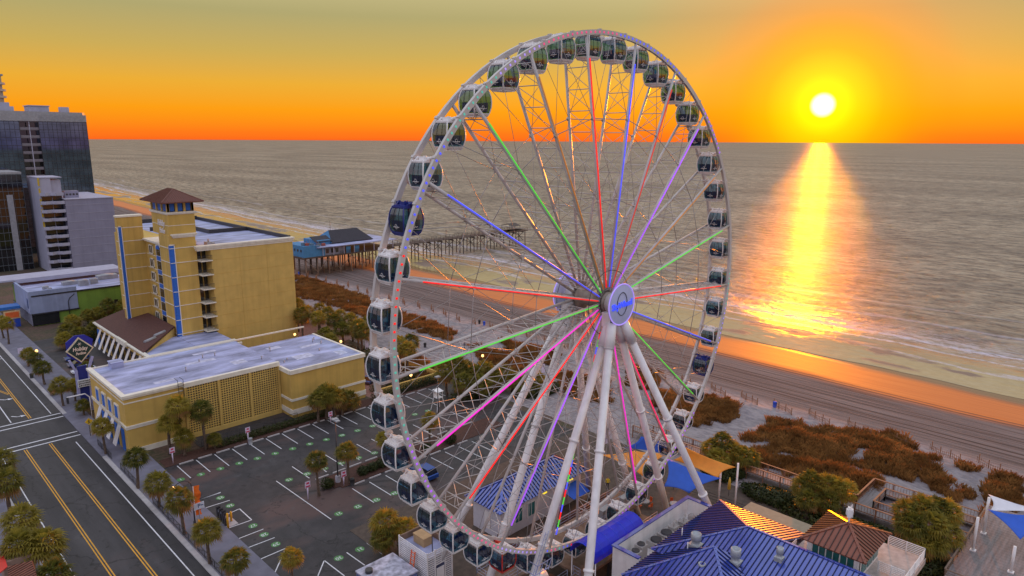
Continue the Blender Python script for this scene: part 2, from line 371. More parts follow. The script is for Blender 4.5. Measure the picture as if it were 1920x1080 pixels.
def asphalt(name, base, streaky):
    t = NT(name)
    big = t.noise(.10, (1, .35 if streaky else 1, 1), 6, .6, 0); fine = t.noise(9, detail=3); mid = t.noise(.55, (1, .12, 1) if streaky else (1, 1, 1), 6, .65)
    v = t.math('ADD', t.math('MULTIPLY', t.ss(big, .35, .7), .75), t.math('MULTIPLY', t.ss(mid, .35, .68), .65))
    c = t.mix(t.math('MULTIPLY', v, .72, clamp=True), [base[0] * .55, base[1] * .55, base[2] * .55], [base[0] * 1.75, base[1] * 1.7, base[2] * 1.6])
    c = t.mix(t.ss(fine, .3, .7, 0, .25), c, (.11, .105, .10))
    if not streaky:
        sun_wear = t.noise(.045, (1, 1.9, 1), 5, .6, .35); c = t.mix(t.ss(sun_wear, .50, .64, 0, .75), c, (.125, .074, .066))  # broad reddish patches: low sunlight on worn asphalt, put into the colour
    spot = t.noise(.8, (1, 1, 1), 3, .5); c = t.mix(t.ss(spot, .63, .70, 0, .6), c, (.012, .011, .012)); pale = t.noise(.35, (1, .6, 1), 6, .7); c = t.mix(t.ss(pale, .58, .72, 0, .45), c, (.10, .095, .10))
    # old cracks and sealed joints
    vo = t.N.new('ShaderNodeTexVoronoi'); vo.feature = 'DISTANCE_TO_EDGE'; vo.inputs['Scale'].default_value = .09; 
    wn = t.noise(.4, detail=4); ad = t.N.new('ShaderNodeVectorMath'); ad.operation = 'ADD'; t.L.new(t.tc.outputs['Object'], ad.inputs[0])
    cb = t.N.new('ShaderNodeCombineXYZ'); t.L.new(t.math('MULTIPLY', wn, 6.0), cb.inputs[0]); t.L.new(t.math('MULTIPLY', wn, -5.0), cb.inputs[1]); t.L.new(cb.outputs[0], ad.inputs[1]); t.L.new(ad.outputs[0], vo.inputs['Vector'])
    c = t.mix(t.ss(vo.outputs['Distance'], .004, .012, .65, 0), c, (.015, .014, .015))
    t.L.new(c, t.P.inputs['Base Color']); t.P.inputs['Roughness'].default_value = .62; t.P.inputs['Specular IOR Level'].default_value = .35
    t.L.new(t.bump(fine, .25, .03), t.P.inputs['Normal']); return t.M
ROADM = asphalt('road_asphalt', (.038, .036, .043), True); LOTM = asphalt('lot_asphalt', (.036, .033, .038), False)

def soil():
    t = NT('ground_soil'); a = t.noise(.15, detail=7); b = t.noise(1.6, detail=5)
    c = t.mix(t.ss(a, .38, .62), (.10, .062, .045), (.055, .056, .024)); c = t.mix(t.ss(b, .4, .7, 0, .6), c, (.17, .10, .07))
    t.L.new(c, t.P.inputs['Base Color']); t.P.inputs['Roughness'].default_value = .95; t.L.new(t.bump(b, .5, .15), t.P.inputs['Normal']); return t.M
SOIL = soil()
g = MB(); g.face([(-9000, -3000, -.02), (93, -3000, -.02), (93, 1400, -.02), (150, 9000, -.02), (-9000, 9000, -.02)]); struct('ground', g, SOIL)
g = MB(); g.box(12.2, 24.4, -60, 420, -.3, 0.0); struct('road', g, ROADM)
g = MB(); g.face([(14, 148, .004), (24.4, 148, .004), (24.4, 156, .004), (14, 156, .004)]); 
g = MB(); g.box(24.4, 25.0, -60, 111, -.2, .13); g.box(24.4, 25.0, 134, 330, -.2, .13); g.box(11.6, 12.2, -60, 330, -.2, .13); struct('kerb', g, KERB)
g = MB(); g.box(25.0, 29.6, -60, 111.0, -.2, .125); g.box(25.0, 30.5, 134, 330, -.2, .125); g.box(25, 27.6, 111.0, 134, -.2, .118); g.box(24.4, 25, 111.0, 134, -.2, .118); g.box(3.2, 11.6, -60, 330, -.2, .125)
SIDEW = mat('sidewalk_concrete', (.175, .17, .215), .85, var=.16, scale=.6, bump=.2, bscale=7)
struct('sidewalk', g, SIDEW)
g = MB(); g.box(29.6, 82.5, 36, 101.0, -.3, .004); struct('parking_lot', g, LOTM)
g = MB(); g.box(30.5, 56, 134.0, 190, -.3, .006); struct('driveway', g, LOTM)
PAV = mat('plaza_pavers', (.22, .12, .10), .8, var=.25, scale=2, bump=.3, bscale=10)
g = MB(); g.box(66.8, 82.5, 101.2, 140, -.3, .02); g.box(77, 92, 140, 200, -.3, .02); struct('plaza_path', g, PAV)

def line(mb, p, q, w=.12, z=.012, mi=0):
    p, q = Vector((*p, 0)), Vector((*q, 0)); d = (q - p).normalized(); a = Vector((-d.y, d.x, 0)) * w / 2
    mb.face([(*(p + a).xy, z), (*(p - a).xy, z), (*(q - a).xy, z), (*(q + a).xy, z)], mi)
def pl(mb, a, b, w=.12, z=.012): line(mb, gp(*a), gp(*b), w, z)
w = MB()
for x in (23.05,): line(w, (x, -20), (x, 120), .14); line(w, (x, 136), (x, 300), .14)
line(w, (13.75, -20), (13.75, 121), .14); line(w, (13.75, 137), (13.75, 300), .14)
for y in (135.1, 133.2, 124.4, 122.6): line(w, (12.4, y), (24.3, y), .32)
line(w, (17.35, 136), (17.35, 150), .16)
for k in range(8): line(w, (22.8 - k * .9, 186), (22.8 - k * .9, 189), .42)
line(w, (16.9, 179), (23, 179), .3)
for yy in (149.2, 138.2):
    line(w, (17.9, yy + 1.0), (18.6, yy + .1), .22); line(w, (18.6, yy + .1), (19.1, yy), .22); w.face([(19.1, yy + .5, .012), (19.1, yy - .5, .012), (19.9, yy - .1, .012)])
struct('road_marking', w, PWHITE)
yb = MB()
for x in (16.62, 16.92, 19.88, 20.18): line(yb, (x, -20), (x, 122), .13)
for x in (19.88, 20.18): line(yb, (x, 136), (x, 165), .13)
line(yb, (19.9, 152), (17.0, 163), .13); line(yb, (19.6, 152), (16.7, 163), .13); line(yb, (20, 165), (20, 300), .13)
struct('road_centre_marking', yb, PYEL)

# parking lot markings surveyed off the photograph, row by row
w = MB()
def row(x0, dx, n, y0, y1, skip=()):
    for k in range(n):
        if k not in skip: line(w, (x0 + dx * k, y0), (x0 + dx * k, y1), .12)
row(31.35, 2.71, 18, 95.2, 100.4)
row(43.2, 2.72, 12, 83.6, 88.6)
line(w, gp(518, 902), gp(621, 974), .12); row(45.9, 2.72, 9, 71.6, 76.8)
for a, b in (((374, 937), (413, 924)), ((374, 937), (414, 923)), ((345, 965), (431, 938)), ((415, 995), (472, 975)), ((472, 975), (449, 954)), ((406, 1026), (494, 992)), ((457, 1030), (515, 1008)), ((459, 1061), (536, 1028)), ((536, 1028), (513, 1079)),
             ((596, 1080), (608, 1051)), ((608, 1051), (646, 1080)), ((650, 1036), (684, 1060)), ((688, 1018), (721, 1042)), ((726, 1003), (752, 1021)), ((425, 965), (449, 954))):
    pl(w, a, b, .13)
struct('parking_marking', w, PWHITE)
discs = [(105, 592), (207, 566), (306, 537), (401, 510), (493, 485), (583, 460), (672, 436), (758, 412), (842, 390), (921, 368), (1000, 344), (1076, 321), (1290, 262), (1356, 244),
         (653, 593), (745, 563), (833, 536), (919, 508), (1004, 482), (1086, 457), (904, 765), (1002, 729), (1096, 695), (1187, 661), (306, 684), (355, 724), (471, 826), (527, 871), (586, 920), (905, 990), (1012, 945), (1113, 903), (1215, 862)]
w = MB(); wn = []
for i, (a, b) in enumerate(discs):
    x, y = gp(300 + a * .3704, 680 + b * .3704)
    w.face([(x + .55 * math.cos(t * math.pi / 9), y + .55 * math.sin(t * math.pi / 9), .014) for t in range(18)]); wn.append((x, y, i))
sd = struct('stall_disc', w, PGREEN)
for x, y, i in wn:
    o = text('stall_number', str(i + 1), .78, (x, y, .02), None, PWHITE, rot=(0, 0, math.pi / 2 + (math.pi if y < 90 else 0) - math.pi / 2), ext=.001); o['kind'] = 'structure'; o.location = (x, y, .02)
    o.parent = sd

# beach: one sheet from behind the dunes to under the sea
def dz(x, y):
    e = max(0, min(1, (x - 92) / 4)) * max(0, min(1, (119 - (x - coast(y))) / 6))
    return e * (max(0, noise.noise((x * .14, y * .09, 3.1)) * .9 + .25) + .25 * noise.noise((x * .5, y * .4, 1)) + .1 * noise.noise((x * 1.3, y * 1.3, 5)))
def strip(name, us, ys, zf, mt, kind='structure'):
    me = bpy.data.meshes.new(name); vs = []; fs = []; uv = []
    for y in ys:
        c = coast(y)
        for u_ in us(y): vs.append((u_ + c, y, zf(u_ + c, y))); uv.append((u_, y))
    n = len(us(0))
    for j in range(len(ys) - 1):
        for i in range(n - 1): fs.append((j * n + i, j * n + i + 1, (j + 1) * n + i + 1, (j + 1) * n + i))
    me.from_pydata(vs, [], fs); l = me.uv_layers.new(name='UVMap')
    for lp in me.loops: l.data[lp.index].uv = uv[lp.vertex_index]
    me.polygons.foreach_set('use_smooth', [True] * len(fs)); me.materials.append(mt); me.update()
    o = bpy.data.objects.new(name, me); col.objects.link(o); return tag(o, None, kind=kind)
def sandmat():
    t = NT('beach_sand'); u, v = t.u()
    warp = t.noise(.05, (1, .4, 1), 5); fine = t.noise(3.5, detail=6); streak = t.noise(1.1, (1.6, .035, 1), 6, .65); rip = t.noise(1.3, (1, .45, 1), 6, .6)
    d = t.math('ADD', u, t.math('MULTIPLY', t.math('SUBTRACT', warp, .5), 8.0))
    dune = t.mix(t.ss(rip, .35, .65), (.20, .18, .195), (.33, .295, .30)); dune = t.mix(t.ss(fine, .4, .7, 0, .35), dune, (.38, .29, .23))
    pack = t.mix(t.ss(streak, .32, .66), (.06, .052, .054), (.20, .17, .165)); pack = t.mix(t.ss(fine, .35, .7, 0, .3), pack, (.22, .17, .14))
    damp_sheen = t.mix(t.ss(streak, .3, .7), (.56, .145, .03), (.68, .20, .045))  # damp sand, with the orange sky's reflection put into its colour
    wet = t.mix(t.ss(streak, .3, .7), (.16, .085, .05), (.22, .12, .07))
    c = t.mix(t.ss(d, 115, 120), dune, pack); c = t.mix(t.ss(d, 135, 139.5), c, damp_sheen); c = t.mix(t.ss(d, 147.5, 151.5), c, wet)
    # wheel tracks left by the beach patrol, along the shore
    for at_, wd in ((137.2, .22), (138.5, .22), (131.2, .2), (129.8, .2), (124.6, .25), (123.1, .25), (126.9, .2)):
        dd = t.math('ABSOLUTE', t.math('SUBTRACT', t.math('ADD', u, t.math('MULTIPLY', t.math('SUBTRACT', warp, .5), 2.5)), at_))
        c = t.mix(t.ss(dd, wd * .5, wd * 1.6, .75, 0), c, (.035, .028, .028))
    t.L.new(c, t.P.inputs['Base Color'])
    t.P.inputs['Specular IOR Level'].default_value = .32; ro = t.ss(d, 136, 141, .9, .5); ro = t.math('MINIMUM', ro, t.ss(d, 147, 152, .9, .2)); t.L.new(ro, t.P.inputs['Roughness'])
    h = t.math('ADD', t.math('MULTIPLY', rip, .6), t.math('MULTIPLY', streak, .6)); t.L.new(t.bump(h, t.ss(d, 134, 142, .7, .08), .18), t.P.inputs['Normal'])
    return t.M
ysb = [-300 + 20 * i for i in range(14)] + [-20 + 2.0 * i for i in range(160)] + [300 + 15 * i for i in range(30)] + [750 + 60 * i for i in range(20)]
usb = [84 + 1.0 * i for i in range(38)] + [122, 126, 132, 138, 144, 150, 156, 165, 180, 210]
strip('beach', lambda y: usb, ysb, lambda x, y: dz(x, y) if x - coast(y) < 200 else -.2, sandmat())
def seamat():
    t = NT('sea_water'); u, v = t.u()
    warp = t.noise(.045, (1, .30, 1), 5); brk = t.noise(.9, (1, .5, 1), 6, .7); bar = t.noise(.085, (1, .42, 1), 5, .55)
    d = t.math('SUBTRACT', u, 154.0); off = t.ss(d, 8, 45)
    # waves: long swell along the shore and chop over it
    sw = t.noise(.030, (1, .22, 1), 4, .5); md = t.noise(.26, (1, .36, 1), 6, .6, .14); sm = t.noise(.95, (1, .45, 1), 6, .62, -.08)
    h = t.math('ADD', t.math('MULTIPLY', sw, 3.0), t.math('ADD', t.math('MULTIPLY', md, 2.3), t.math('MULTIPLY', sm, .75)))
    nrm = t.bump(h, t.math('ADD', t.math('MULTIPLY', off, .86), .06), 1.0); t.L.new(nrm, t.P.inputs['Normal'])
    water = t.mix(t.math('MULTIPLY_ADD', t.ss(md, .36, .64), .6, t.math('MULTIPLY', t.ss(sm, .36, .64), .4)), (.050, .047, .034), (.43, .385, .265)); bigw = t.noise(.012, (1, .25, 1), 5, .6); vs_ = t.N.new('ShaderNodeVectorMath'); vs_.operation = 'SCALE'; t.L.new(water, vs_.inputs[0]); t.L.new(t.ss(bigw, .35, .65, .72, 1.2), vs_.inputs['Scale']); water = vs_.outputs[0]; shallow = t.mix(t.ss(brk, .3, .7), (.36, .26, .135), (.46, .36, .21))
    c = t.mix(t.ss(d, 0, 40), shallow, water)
    dw = t.math('ADD', d, t.math('MULTIPLY', t.math('SUBTRACT', warp, .5), 26.0))
    foam = None
    for at_, wd, st in ((13, .7, .55), (22, 1.0, .75), (31, 1.6, .95), (34.5, .9, .6), (46, 1.2, .5), (66, .8, .28)):
        f = t.math('MULTIPLY', t.ss(t.math('ABSOLUTE', t.math('SUBTRACT', dw, float(at_))), wd * .2, wd * 1.7, 1, 0), t.ss(brk, .36, .58, .15, st)); foam = f if foam is None else t.math('MAXIMUM', foam, f)
    wash = t.math('MULTIPLY', t.math('MULTIPLY', t.ss(dw, 20, 31), t.ss(dw, 31, 48, 1, 0)), t.ss(brk, .45, .62, .1, .5)); foam = t.math('MAXIMUM', foam, wash)
    c = t.mix(foam, c, (.62, .60, .68))
    # sand bars left bare by the tide
    sb = t.math('MULTIPLY', t.ss(bar, .54, .60), t.math('MULTIPLY', t.ss(d, 1, 4), t.ss(dw, 11, 17, 1, 0))); c = t.mix(sb, c, (.20, .14, .10))
    r = t.fmix(foam, t.fmix(off, .06, .078), .8); r = t.fmix(sb, r, .5)
    t.N.remove(t.P); df = t.N.new('ShaderNodeBsdfDiffuse'); gl = t.N.new('ShaderNodeBsdfGlossy'); t.L.new(c, df.inputs[0]); t.L.new(nrm, df.inputs['Normal']); t.L.new(r, gl.inputs['Roughness']); t.L.new(nrm, gl.inputs['Normal'])
    lw = t.N.new('ShaderNodeLayerWeight'); t.L.new(nrm, lw.inputs['Normal']); fz = t.math('POWER', lw.outputs['Facing'], 4.0)
    fr = t.fmix(off, t.math('MULTIPLY_ADD', fz, .78, .06), t.math('MULTIPLY_ADD', fz, .085, .006)); fr = t.math('MULTIPLY', fr, t.math('SUBTRACT', 1.0, t.math('MULTIPLY', foam, .85))); fr = t.math('MULTIPLY', fr, t.math('SUBTRACT', 1.0, t.math('MULTIPLY', sb, .7)))
    g2 = t.N.new('ShaderNodeBsdfGlossy'); g2.inputs['Roughness'].default_value = .42; t.L.new(nrm, g2.inputs['Normal']); m2 = t.N.new('ShaderNodeMixShader'); t.L.new(t.math('MULTIPLY', t.fmix(off, .05, .13), t.math('SUBTRACT', 1.0, foam)), m2.inputs[0]); t.L.new(df.outputs[0], m2.inputs[1]); t.L.new(g2.outputs[0], m2.inputs[2])
    mx = t.N.new('ShaderNodeMixShader'); t.L.new(fr, mx.inputs[0]); t.L.new(m2.outputs[0], mx.inputs[1]); t.L.new(gl.outputs[0], mx.inputs[2]); t.L.new(mx.outputs[0], t.N['Material Output'].inputs[0])
    return t.M
ys2 = [-3000, -900, -300] + [-100 + 2.5 * i for i in range(280)] + [600 + 30 * i for i in range(28)] + [1500, 2500, 5000, 12000, 30000, 90000]
def ussea(y):
    e = 154 + 1.7 * noise.noise((y * .035, 1.7, 0)) + .8 * noise.noise((y * .13, 4.7, 0)) + (2.5 * noise.noise((y * .012, 9, 2)) if y > 90 else 0)
    return [e, e + 6, 175, 200, 260, 400, 800, 2000, 8000, 30000, 90000]
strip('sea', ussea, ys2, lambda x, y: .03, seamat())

# dune grass: too many blades to count, one object
def inside(p, poly):
    x, y = p; r = False; j = len(poly) - 1
    for i in range(len(poly)):
        if (poly[i][1] > y) != (poly[j][1] > y) and x < (poly[j][0] - poly[i][0]) * (y - poly[i][1]) / (poly[j][1] - poly[i][1]) + poly[i][0]: r = not r
        j = i
    return r
patches = [[(1395, 818), (1450, 800), (1560, 806), (1660, 815), (1700, 850), (1725, 900), (1690, 905), (1600, 880), (1500, 858), (1420, 845)],
           [(1730, 880), (1770, 888), (1830, 935), (1800, 945), (1740, 915)], [(1715, 850), (1765, 865), (1750, 875), (1715, 862)], [(1790, 870), (1840, 885), (1820, 892), (1795, 885)],
           [(1860, 890), (1920, 905), (1920, 975), (1870, 955), (1840, 920)], [(1410, 846), (1500, 862), (1560, 880), (1650, 905), (1655, 925), (1580, 915), (1480, 890), (1405, 872)],
           [(1220, 735), (1300, 742), (1390, 765), (1375, 790), (1310, 800), (1240, 790)], [(1180, 690), (1240, 700), (1230, 740), (1170, 730)],
           [(545, 520), (600, 530), (690, 560), (760, 590), (740, 600), (650, 580), (545, 555)], [(640, 575), (700, 580), (700, 600), (650, 590)], [(750, 590), (800, 600), (850, 625), (850, 645), (790, 625), (740, 612)],
           [(880, 650), (960, 665), (1000, 690), (960, 700), (900, 680)], [(930, 640), (1010, 650), (1050, 668), (1040, 690), (980, 675)], [(760, 660), (830, 690), (800, 720), (745, 700)], [(1040, 700), (1140, 720), (1150, 760), (1060, 745)], [(1560, 905), (1640, 925), (1640, 950), (1570, 935)], [(1690, 855), (1760, 880), (1745, 905), (1700, 890)], [(1840, 945), (1925, 985), (1925, 1010), (1850, 975)], [(1640, 810), (1700, 822), (1720, 845), (1660, 830)], [(1440, 788), (1520, 795), (1500, 806), (1440, 800)]]
vs, fs = [], []
for pp in patches:
    P = [gp(*q) for q in pp]; xs = [p[0] for p in P]; yy = [p[1] for p in P]; A = (max(xs) - min(xs)) * (max(yy) - min(yy))
    dist = (sum(xs) / len(xs)) ** 2 + (sum(yy) / len(yy)) ** 2
    nn = int(A * min(22, 22 * 18000 / dist))
    for _ in range(nn):
        p = (random.uniform(min(xs), max(xs)), random.uniform(min(yy), max(yy))); q = (p[0] + 1.6 * noise.noise((p[0] * .5, p[1] * .5, 0)), p[1] + 1.6 * noise.noise((p[0] * .5, p[1] * .5, 7)))
        if not inside(q, P) or noise.noise((p[0] * .33, p[1] * .33, 2)) < -.40: continue
        z = dz(*p) if p[0] > 84 else 0; hh = random.uniform(.5, 1.15) * (1 + .4 * noise.noise((p[0] * .3, p[1] * .3, 11)))
        for b in range(4):
            t = random.uniform(0, 6.28); l = random.uniform(.2, .65) * hh; wd = .034 * (1 + dist / 30000); a = random.uniform(0, 6.28); ox, oy = random.uniform(-.2, .2), random.uniform(-.2, .2)
            bx, by = p[0] + ox, p[1] + oy; o = len(vs)
            vs += [(bx - wd * math.cos(a), by - wd * math.sin(a), z - .05), (bx + wd * math.cos(a), by + wd * math.sin(a), z - .05), (bx + l * math.cos(t) * .5 + wd * .5 * math.cos(a), by + l * math.sin(t) * .5 + wd * .5 * math.sin(a), z + hh * .7), (bx + l * math.cos(t), by + l * math.sin(t), z + hh * random.uniform(.85, 1.05))]
            fs.append((o, o + 1, o + 2, o + 3))
me = bpy.data.meshes.new('dune_grass'); me.from_pydata(vs, [], fs); me.materials.append(GRASSM); o = bpy.data.objects.new('dune_grass', me); col.objects.link(o)
tag(o, 'rust brown dune grass growing in clumps on the pale sand', 'grass', kind='stuff')

# ------------------------------------------------------------------ the observation wheel
WC = Vector((53.2, 42.0, 31.13)); WR = 25.0; WY = 1.29
wheel = thing('observation_wheel', 'giant white observation wheel with coloured light strips and splayed tube legs', 'ferris wheel', (53.2, 42.0, 0))
def wp(r, a, y): return Vector((WC.x + r * math.cos(a), WC.y + y, WC.z + r * math.sin(a)))
def arc_colour(deg):
    d = deg % 360
    for lo, hi, c in ((0, 20, 'W'), (20, 34, 'W'), (34, 50, 2), (50, 62, 'W'), (62, 82, 4), (82, 88, 4), (88, 108, 0), (108, 112, 0), (112, 126, 3), (126, 143, 1), (143, 162, 4), (162, 178, 5), (178, 196, 1), (196, 212, 2), (212, 236, 0), (236, 250, 3),
                     (250, 252.5, 4), (252.5, 255, 0), (255, 257.5, 1), (257.5, 260, 4), (260, 262.5, 5), (262.5, 265.5, 1), (265.5, 278, 'W'), (278, 296, 2), (296, 318, 2), (318, 335, 'W'), (335, 350, 3), (350, 360, 1)):
        if lo <= d < hi: return c
    return 'W'
LEDM = [G_PNK, G_TEA, G_VIO, G_LIL, G_BLU, G_RED]
for sgn in (-1, 1):
    r = MB(); n = 126; y0 = sgn * WY; led = MB()
    for i in range(n):
        a, b = 2 * math.pi * i / n, 2 * math.pi * (i + 1) / n
        vs = []
        for t in (a, b):
            for rr, yy in ((24.72, -.14), (25.16, -.14), (25.16, .14), (24.72, .14)): vs.append(wp(rr, t, y0 + yy))
        r._add(vs, [(0, 1, 5, 4), (1, 2, 6, 5), (2, 3, 7, 6), (3, 0, 4, 7)])
        if i % 3 == 0: r.obox(wp(24.94, a, y0), (wp(.30, a, 0) - wp(0, a, 0)), Vector((0, .17, 0)), (wp(.11, a + math.pi / 2, 0) - wp(0, a, 0)))
    ring = r.build('rim_ring', STEEL, wheel)
    if sgn < 0:
        for i in range(504):
            a = 2 * math.pi * (i + .5) / 504; c = arc_colour(math.degrees(a))
            if c == 'W' or i % 2: continue
            led.obox(wp(24.95, a, y0 - .15), (wp(.085, a, 0) - wp(0, a, 0)), Vector((0, .02, 0)), (wp(.075, a + math.pi / 2, 0) - wp(0, a, 0)), c)
        led.build('rim_lights', LEDM, ring)['kind'] = 'stuff'
SPC = [G_RED, G_GRN, G_DIM, G_VIO, G_DRD, G_BLU, G_RED, G_DIM, G_GRN, G_BLU, G_RED, G_GRN, G_MAG, G_RED, G_VIO, None, G_ORG, G_MAG, G_CRI, G_GRN, G_BLU]
for k in range(21):
    a = R_(-4.286 + 360 / 21 * k); s = MB()
    ys = (-1.5, 1.5)
    for sg in (-1, 1):
        s.tube([wp(1.15, a, sg * 1.6), wp(24.75, a, sg * WY)], .145, 6)
    N_ = 12
    P = [[wp(1.15 + (24.0 - 1.15) * j / N_, a, sg * (1.6 + (WY - 1.6) * j / N_)) for j in range(N_ + 1)] for sg in (-1, 1)]
    for j in range(1, N_ + 1):
        s.tube([P[0][j], P[1][j]], .042, 4)
        if j > 1: s.tube([P[0][j - 1], P[1][j]], .03, 4); s.tube([P[1][j - 1], P[0][j]], .03, 4)
    s.tube([wp(23.2, a, -1.3), wp(23.2, a, 1.3)], .05, 4)
    for q in range(4): s.tube([wp(24.0 if q % 2 else 23.2, a, -1.25 + 2.5 * q / 4), wp(23.2 if q % 2 else 24.0, a, -1.25 + 2.5 * (q + 1) / 4)], .03, 4)
    for r_ in (10.0, 17.6): s.lathe(wp(r_, a, -1.45), [(.2, -.12), (.2, .12)], 8, 0, 'y'); s.lathe(wp(r_, a, 1.45), [(.2, -.12), (.2, .12)], 8, 0, 'y')
    sp = s.build('spoke', STEEL, wheel)
    l = MB()
    if SPC[k] is None:
        cs = [G_RED, G_GRN, G_BLU]
        for j in range(27): l.tube([wp(3 + j * .75, a, -1.72), wp(3 + (j + 1) * .75, a, -1.72)], .075, 5, j % 3, smooth=False)
        l.build('light_strip', cs, sp)
    else:
        l.tube([wp(1.5, a, -1.77), wp(22.8, a, -1.52)], .06, 6); l.build('light_strip', SPC[k], sp)
c = MB()
for k in range(21):
    a = R_(-4.286 + 360 / 21 * k); b = a + R_(360 / 21)
    for sg in (-1, 1):
        for r_ in (10.0, 17.6): c.tube([wp(r_, a, sg * 1.45), wp(r_, b, sg * 1.45)], .04, 4)
        c.tube([wp(10, a, sg * 1.45), wp(17.6, b, sg * 1.4)], .022, 4); c.tube([wp(10, b, sg * 1.45), wp(17.6, a, sg * 1.4)], .022, 4)
        c.tube([wp(17.6, a, sg * 1.4), wp(24.7, (a + b) / 2, sg * 1.3)], .028, 4); c.tube([wp(17.6, b, sg * 1.4), wp(24.7, (a + b) / 2, sg * 1.3)], .028, 4)
c.build('bracing_cable', CABLE, wheel)
for sg in (-1, 1):
    n = 48; c = MB()
    for i in range(n): c.tube([wp(3.2, 2 * math.pi * i / n, sg * 2.0), wp(3.2, 2 * math.pi * (i + 1) / n, sg * 2.0)], .035, 4, 0, caps=False)
    c.build('cable_hoop', DARK, wheel)
h = MB()
h.lathe((WC.x, WC.y, WC.z), [(.55, -3.0), (.55, -1.95), (1.05, -1.9), (1.05, -1.72), (.8, -1.7), (.8, -1.55), (1.25, -1.5), (1.25, -1.3), (.7, -1.2), (.7, 1.2), (1.25, 1.3), (1.25, 1.5), (.8, 1.55), (.8, 1.7), (1.05, 1.72), (1.05, 1.9), (.55, 1.95), (.55, 3.0)], 24, 0, 'y')
h.build('hub_axle', mat('hub_bronze_grey', (.30, .25, .20), .45, metal=.4, var=.2), wheel)
for sg in (-1, 1):
    d = MB(); d.lathe((WC.x, WC.y + sg * 3.35, WC.z + .05), [(.6, -.35 * 1), (1.2, -.3), (1.95, -.05), (2.0, 0), (2.0, .12), (1.9, .16), (0.02, .17)] if sg > 0 else [(.02, -.17), (1.9, -.16), (2.0, -.12), (2.0, 0), (1.95, .05), (1.2, .3), (.6, .35)], 40, 0, 'y')
    disc = d.build('hub_disc', mat('disc_face', (.52, .58, .84), .5, var=.05), wheel)
    n = 48; t = MB(); yy = WC.y + sg * 3.5
    for i in range(n):
        p = [Vector((WC.x + 2.0 * math.cos(q), yy, WC.z + .05 + 2.0 * math.sin(q))) for q in (2 * math.pi * i / n, 2 * math.pi * (i + 1) / n)]
        t.tube(p, .06, 5, 0, caps=False)
    t.build('disc_rim_light', G_LIL, disc)
    if sg < 0:
        e = MB()
        for i in range(40):
            q0, q1 = 2 * math.pi * i / 40, 2 * math.pi * (i + 1) / 40
            e.tube([Vector((WC.x + .78 * math.cos(q), yy - .06, WC.z + .12 + 1.12 * math.sin(q))) for q in (q0, q1)], .035, 4, 0, caps=False)
        e.build('disc_emblem', DARK, disc)
        text('disc_lettering', 'SkyWheel', .86, (WC.x, yy - .08, WC.z + .02), disc, glow('sign_blue', (.05, .09, .9), 1.0), rot=(math.pi / 2, -R_(4), 0), ext=.03, bold=.012, sx=.92)
for sy in (-1, 1):
    for out in (0, 1):
        for sx in (-1, 1):
            zt = 29.7; top = Vector((WC.x + sx * (.42 + .3 * out), WC.y + sy * (2.55 + .35 * out), zt))
            bot = Vector((WC.x + sx * (.5 + .45 * zt), WC.y + sy * (2.45 + (.26 * zt if out else .0) + .3 * out), 0.0))
            f = lambda z: top + (bot - top) * ((zt - z) / zt)
            l = MB(); l.tube([f(29.3), f(27.2)], .52, 14); l.tube([f(27.2), f(.0)], .39, 16)
            for z in (27.2, 18.6, 9.4): l.tube([f(z + .1), f(z - .1)], .50, 16)
            l.build('support_leg', WHITE, wheel)
    k = MB(); k.box(WC.x - 1.25, WC.x + 1.25, WC.y + sy * 2.1, WC.y + sy * 3.1, 29.0, 30.4); k.lathe((WC.x, WC.y + sy * 2.6, WC.z), [(.95, -.5), (.95, .5)], 20, 0, 'y'); k.build('leg_head', WHITE, wheel)
# service ladder and drive box on the nearest leg
zt = 29.7; top = Vector((WC.x - .42, WC.y - 2.55, zt)); bot = Vector((WC.x - .5 - .45 * zt, WC.y - 2.45, 0))
f = lambda z: top + (bot - top) * ((zt - z) / zt)
l = MB()
for o_ in (-.22, .22): l.tube([f(2) + Vector((-.75 + o_, -.55, 0)), f(11.0) + Vector((-.75 + o_, -.55, 0))], .035, 4)
for z in range(20): l.tube([f(2.2 + z * .45) + Vector((-.97, -.55, 0)), f(2.2 + z * .45) + Vector((-.53, -.55, 0))], .025, 4)
for z in (7.6, 8.4): l.beam(f(z) + Vector((-1.3, -1.0, 0)), f(z) + Vector((.6, -1.0, 0)), .06, .06); l.beam(f(z) + Vector((-1.3, -1.0, 0)), f(z) + Vector((-1.3, 0, 0)), .06, .06)
for dx in (-1.3, -.6, .1, .6): l.beam(f(7.4) + Vector((dx, -1.0, 0)), f(8.4) + Vector((dx * 1.02, -1.0, 0)), .05, .05)
l.build('service_ladder', GALV, wheel)
d = MB(); d.tube([f(6.4) + Vector((-.9, -.35, 0)), f(6.4) + Vector((1.2, -.35, .1))], .62, 14); d.tube([f(5.5) + Vector((-.5, 0, 0)), f(4.9) + Vector((.2, 0, 0))], .7, 12); d.build('drive_motor', WHITE, wheel)

